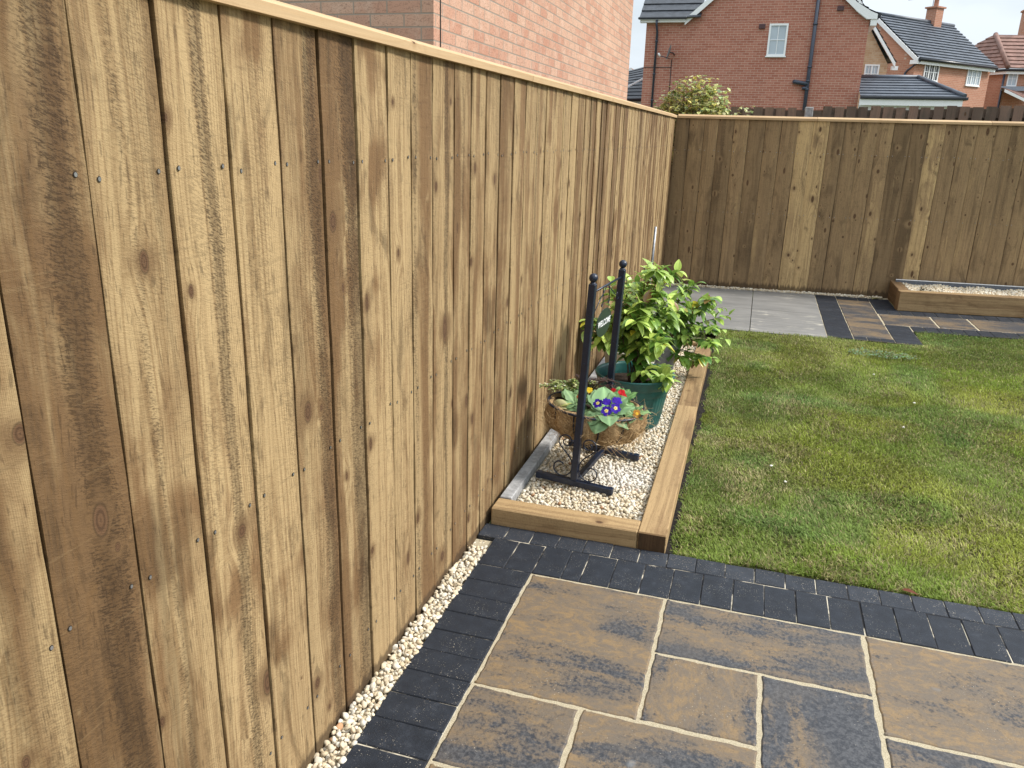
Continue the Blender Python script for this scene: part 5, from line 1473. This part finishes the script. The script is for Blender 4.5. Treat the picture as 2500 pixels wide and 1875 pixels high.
nr = Vector((dr.y, -dr.x, 0))
window(h6, Vector((p0.x, p0.y, 4.32)) + dr * 0.12, dr, 0.46, 0.70, 2, 2, nr)
b = MB(); b.box(Vector((12.42, 48.4, 6.2)), dr * 0.8, Vector((0, 0.6, 0)), UZ * 1.75); b.box(Vector((12.36, 48.34, 7.95)), dr * 0.92, Vector((0, 0.72, 0)), UZ * 0.08); b.build("chimney", M_brickorange, rf6)
b = MB(); b.tube([p0 + Vector((-0.05, -0.06, 4.9)), p0 + Vector((-0.05, -0.06, 0.0))], 0.05, 8); b.build("drainpipe", M_pipe, h6)
pl, pr = Vector((11.40, 45.0, 4.12)), Vector((12.75, 45.25, 3.55))
b = MB(); tiled(b, pl + UZ * 0.0, pr, pl + Vector((0.1, 1.3, 0.12)), pr + Vector((0.1, 1.3, 0.45)), 4, 0.04); b.build("porch_roof", M_tile_red, h6)
b = MB(); beam(b, pl, pr, 0.04, 0.13, (0.1, -1, 0)); b.build("bargeboard", M_white, h6)
b = MB(); b.box((11.50, 46.15, 4.12), dr * 2.5, Vector((0, 0.06, 0)), UZ * 0.2); b.build("lead_flashing", M_lead, h6)

# slivers between the pale house and the red house
h7 = thing("house", (-4.4, 35.6, 0), "low dark-tiled roof glimpsed between the pale and the red brick house", "garage")
b = MB(); tiled(b, (-7.5, 35.35, 2.99), (-3.7, 35.35, 2.99), (-5.9, 37.4, 4.1), (-3.0, 38.6, 5.0), 11, 0.035)
b.build("roof", M_tile, h7)
b = MB(); b.wall((-7.4, 35.6), (-3.8, 35.6), -0.05, 2.95); b.box((-7.45, 35.45, 2.82), (3.7, 0, 0), (0, 0.05, 0), (0, 0, 0.12)); b.build("wall", M_white, h7)
b = MB(); b.tube([(-7.5, 35.25, 2.98), (-3.7, 35.25, 2.98)], 0.07, 8); b.build("gutter", M_gutter, h7)
b = MB(); b.box((-5.1, 35.9, 3.46), (1.6, 1.1, 0.98), (0.03, -0.04, 0.0), (0, 0, 0.07)); b.build("bargeboard", M_white, h7)

h8 = thing("house", (-6.9, 48.1, 0), "distant cream gable with white boards between the two nearer houses", "house")
b = MB(); b.wall((-8.4, 48.1), (-5.6, 48.1), -0.05, 4.25); b.poly([(-8.4, 48.1, 4.25), (-5.6, 48.1, 4.25), (-6.95, 48.1, 5.1)]); b.build("wall", M_render, h8)
b = MB()
for sx, ex in ((-7.75, -6.95), (-6.0, -6.95)): b.box((sx, 48.0, 4.15), (ex - sx, 0, 0.95), (0, 0.05, 0), (0, 0, 0.12))
b.build("bargeboard", M_white, h8)
b = MB(); tiled(b, (-6.2, 48.0, 4.40), (-6.2, 53, 4.40), (-6.95, 48.0, 5.22), (-6.95, 53, 5.22), 4, 0.04); tiled(b, (-7.75, 53, 4.3), (-7.75, 48.0, 4.3), (-6.95, 53, 5.22), (-6.95, 48.0, 5.22), 4, 0.04); b.build("roof", M_tile_red, h8)

# variegated shrub behind the far fence
random.seed(77)
bu = thing("shrub", (0.13, 9.1, 0.0), "rounded yellow-green variegated shrub poking above the far fence", "shrub")
bs, bl = MB(), MB()
for k in range(150):
    a = R(0, 6.28); r = math.sqrt(R(0, 1)); 
    e = Vector((0.13 + 0.42 * r * math.cos(a), 9.08 + 0.27 * r * math.sin(a), 1.55 + (0.50 + R(-0.05, 0.07)) * math.sqrt(max(0.04, 1 - r * r * 0.92))))
    if k > 140: e = Vector((0.45 + R(0, 0.28), 9.05 + R(-.1, .1), R(1.74, 1.81)))
    s_ = Vector((0.13 + R(-.08, .08), 9.1 + R(-.05, .05), 0.0)); path = bez(s_, s_ + Vector((0, 0, 0.9)), Vector((e.x * .8 + .026, e.y, e.z - 0.35)), e, 12)
    bs.tube(path, [0.006 * (1 - .7 * i / 11) for i in range(12)], 4)
    for m in range(30):
        i0 = random.randint(7, 11); q = path[i0] + Vector((R(-.06, .06), R(-.06, .06), R(-.06, .03))); a2 = R(0, 6.28)
        L_ = R(0.036, 0.060); f = R(0.6, 1.25)
        c = random.choice([(0.58, 0.62, 0.24), (0.72, 0.72, 0.36), (0.40, 0.50, 0.18), (0.72, 0.66, 0.20), (0.30, 0.42, 0.19)])
        leaf(bl, q, (math.cos(a2), math.sin(a2), R(-.4, .6)), UZ, L_, L_ * 0.40, [x * f for x in c], edge=1.35, mid=0.75, droop=R(.3, 1.4), n=4, cols=2, fold=R(-.3, .3))
bs.build("stem", M_stem, bu); bl.build("foliage", M_leaf, bu)

# ------------------------------------------------------------------ small things on the ground
random.seed(5)
fl_ = MB(); leaf(fl_, (1.54, 2.722, 0.006), (1, -0.25, 0.12), UZ, 0.055, 0.012, (0.15, 0.05, 0.03), droop=0.3, fold=0.5)
tag(fl_.build("fallen_leaf", M_petal), "curled reddish-brown leaf at the lawn edge on the black edging", "leaf")
fl_ = MB(); leaf(fl_, (2.16, 8.60, 0.004), (-1, 0.25, 0.3), UZ, 0.10, 0.025, (0.20, 0.24, 0.06), droop=0.8); leaf(fl_, (2.16, 8.60, 0.004), (-0.6, -0.5, 0.2), UZ, 0.08, 0.02, (0.24, 0.22, 0.08), droop=0.6); leaf(fl_, (2.15, 8.61, 0.004), (1, 0.1, 0.25), UZ, 0.07, 0.018, (0.14, 0.15, 0.06), droop=0.6)
tag(fl_.build("weed", M_leaf), "small green weed on the path where it meets the far fence", "weed")
fl_ = MB()
for k in range(16): leaf(fl_, (2.50 + R(-.06, .07), 8.27 + R(-.02, .02), 0.175), (R(-1, 1), R(-1, 1), R(0.1, 1.0)), UZ, R(.03, .06), 0.007, (0.05, 0.045, 0.025), droop=0.8)
tag(fl_.build("weed", M_petal), "withered dark weed lying on the gravel of the taller bed", "weed")
stones = [(1.11, 3.71), (1.17, 3.54), (1.81, 4.54), (1.94, 5.03), (1.78, 5.60)]
slab_txt = ["white stone lying on the lawn, leftmost and nearest the low bed", "white stone on the lawn just in front of the leftmost one", "white stone on the lawn halfway to the far path", "pale stone on the right part of the lawn", "white stone on the lawn nearest the far path"]
for (x, y), tx in zip(stones, slab_txt):
    v = CH2[random.randint(0, 13)] * 0.0075 + np.array((x, y, 0.008))
    o = mesh_np("stone", v, F2, M_stone, np.tile(np.array((0.75, 0.72, 0.66)), (len(v), 1))); tag(o, tx, "stone", "loose stones on the lawn")
# clover patch near the path
fl_ = MB()
for k in range(420):
    a = R(0, 6.28); r = math.sqrt(R(0, 1)); x, y = 1.91 + 0.25 * r * math.cos(a), 6.19 + 0.11 * r * math.sin(a)
    leaf(fl_, (x, y, R(0.004, 0.022)), (R(-1, 1), R(-1, 1), R(0, .5)), UZ, R(.010, .018), R(.004, .007), [q * R(0.6, 1.3) for q in (0.13, 0.20, 0.11)], n=3, cols=2)
tag(fl_.build("clover", M_leaf), "patch of grey-green clover in the lawn near the path corner", "clover", kind='stuff')

for o in bpy.data.objects:
    if 'base' in o: del o['base']
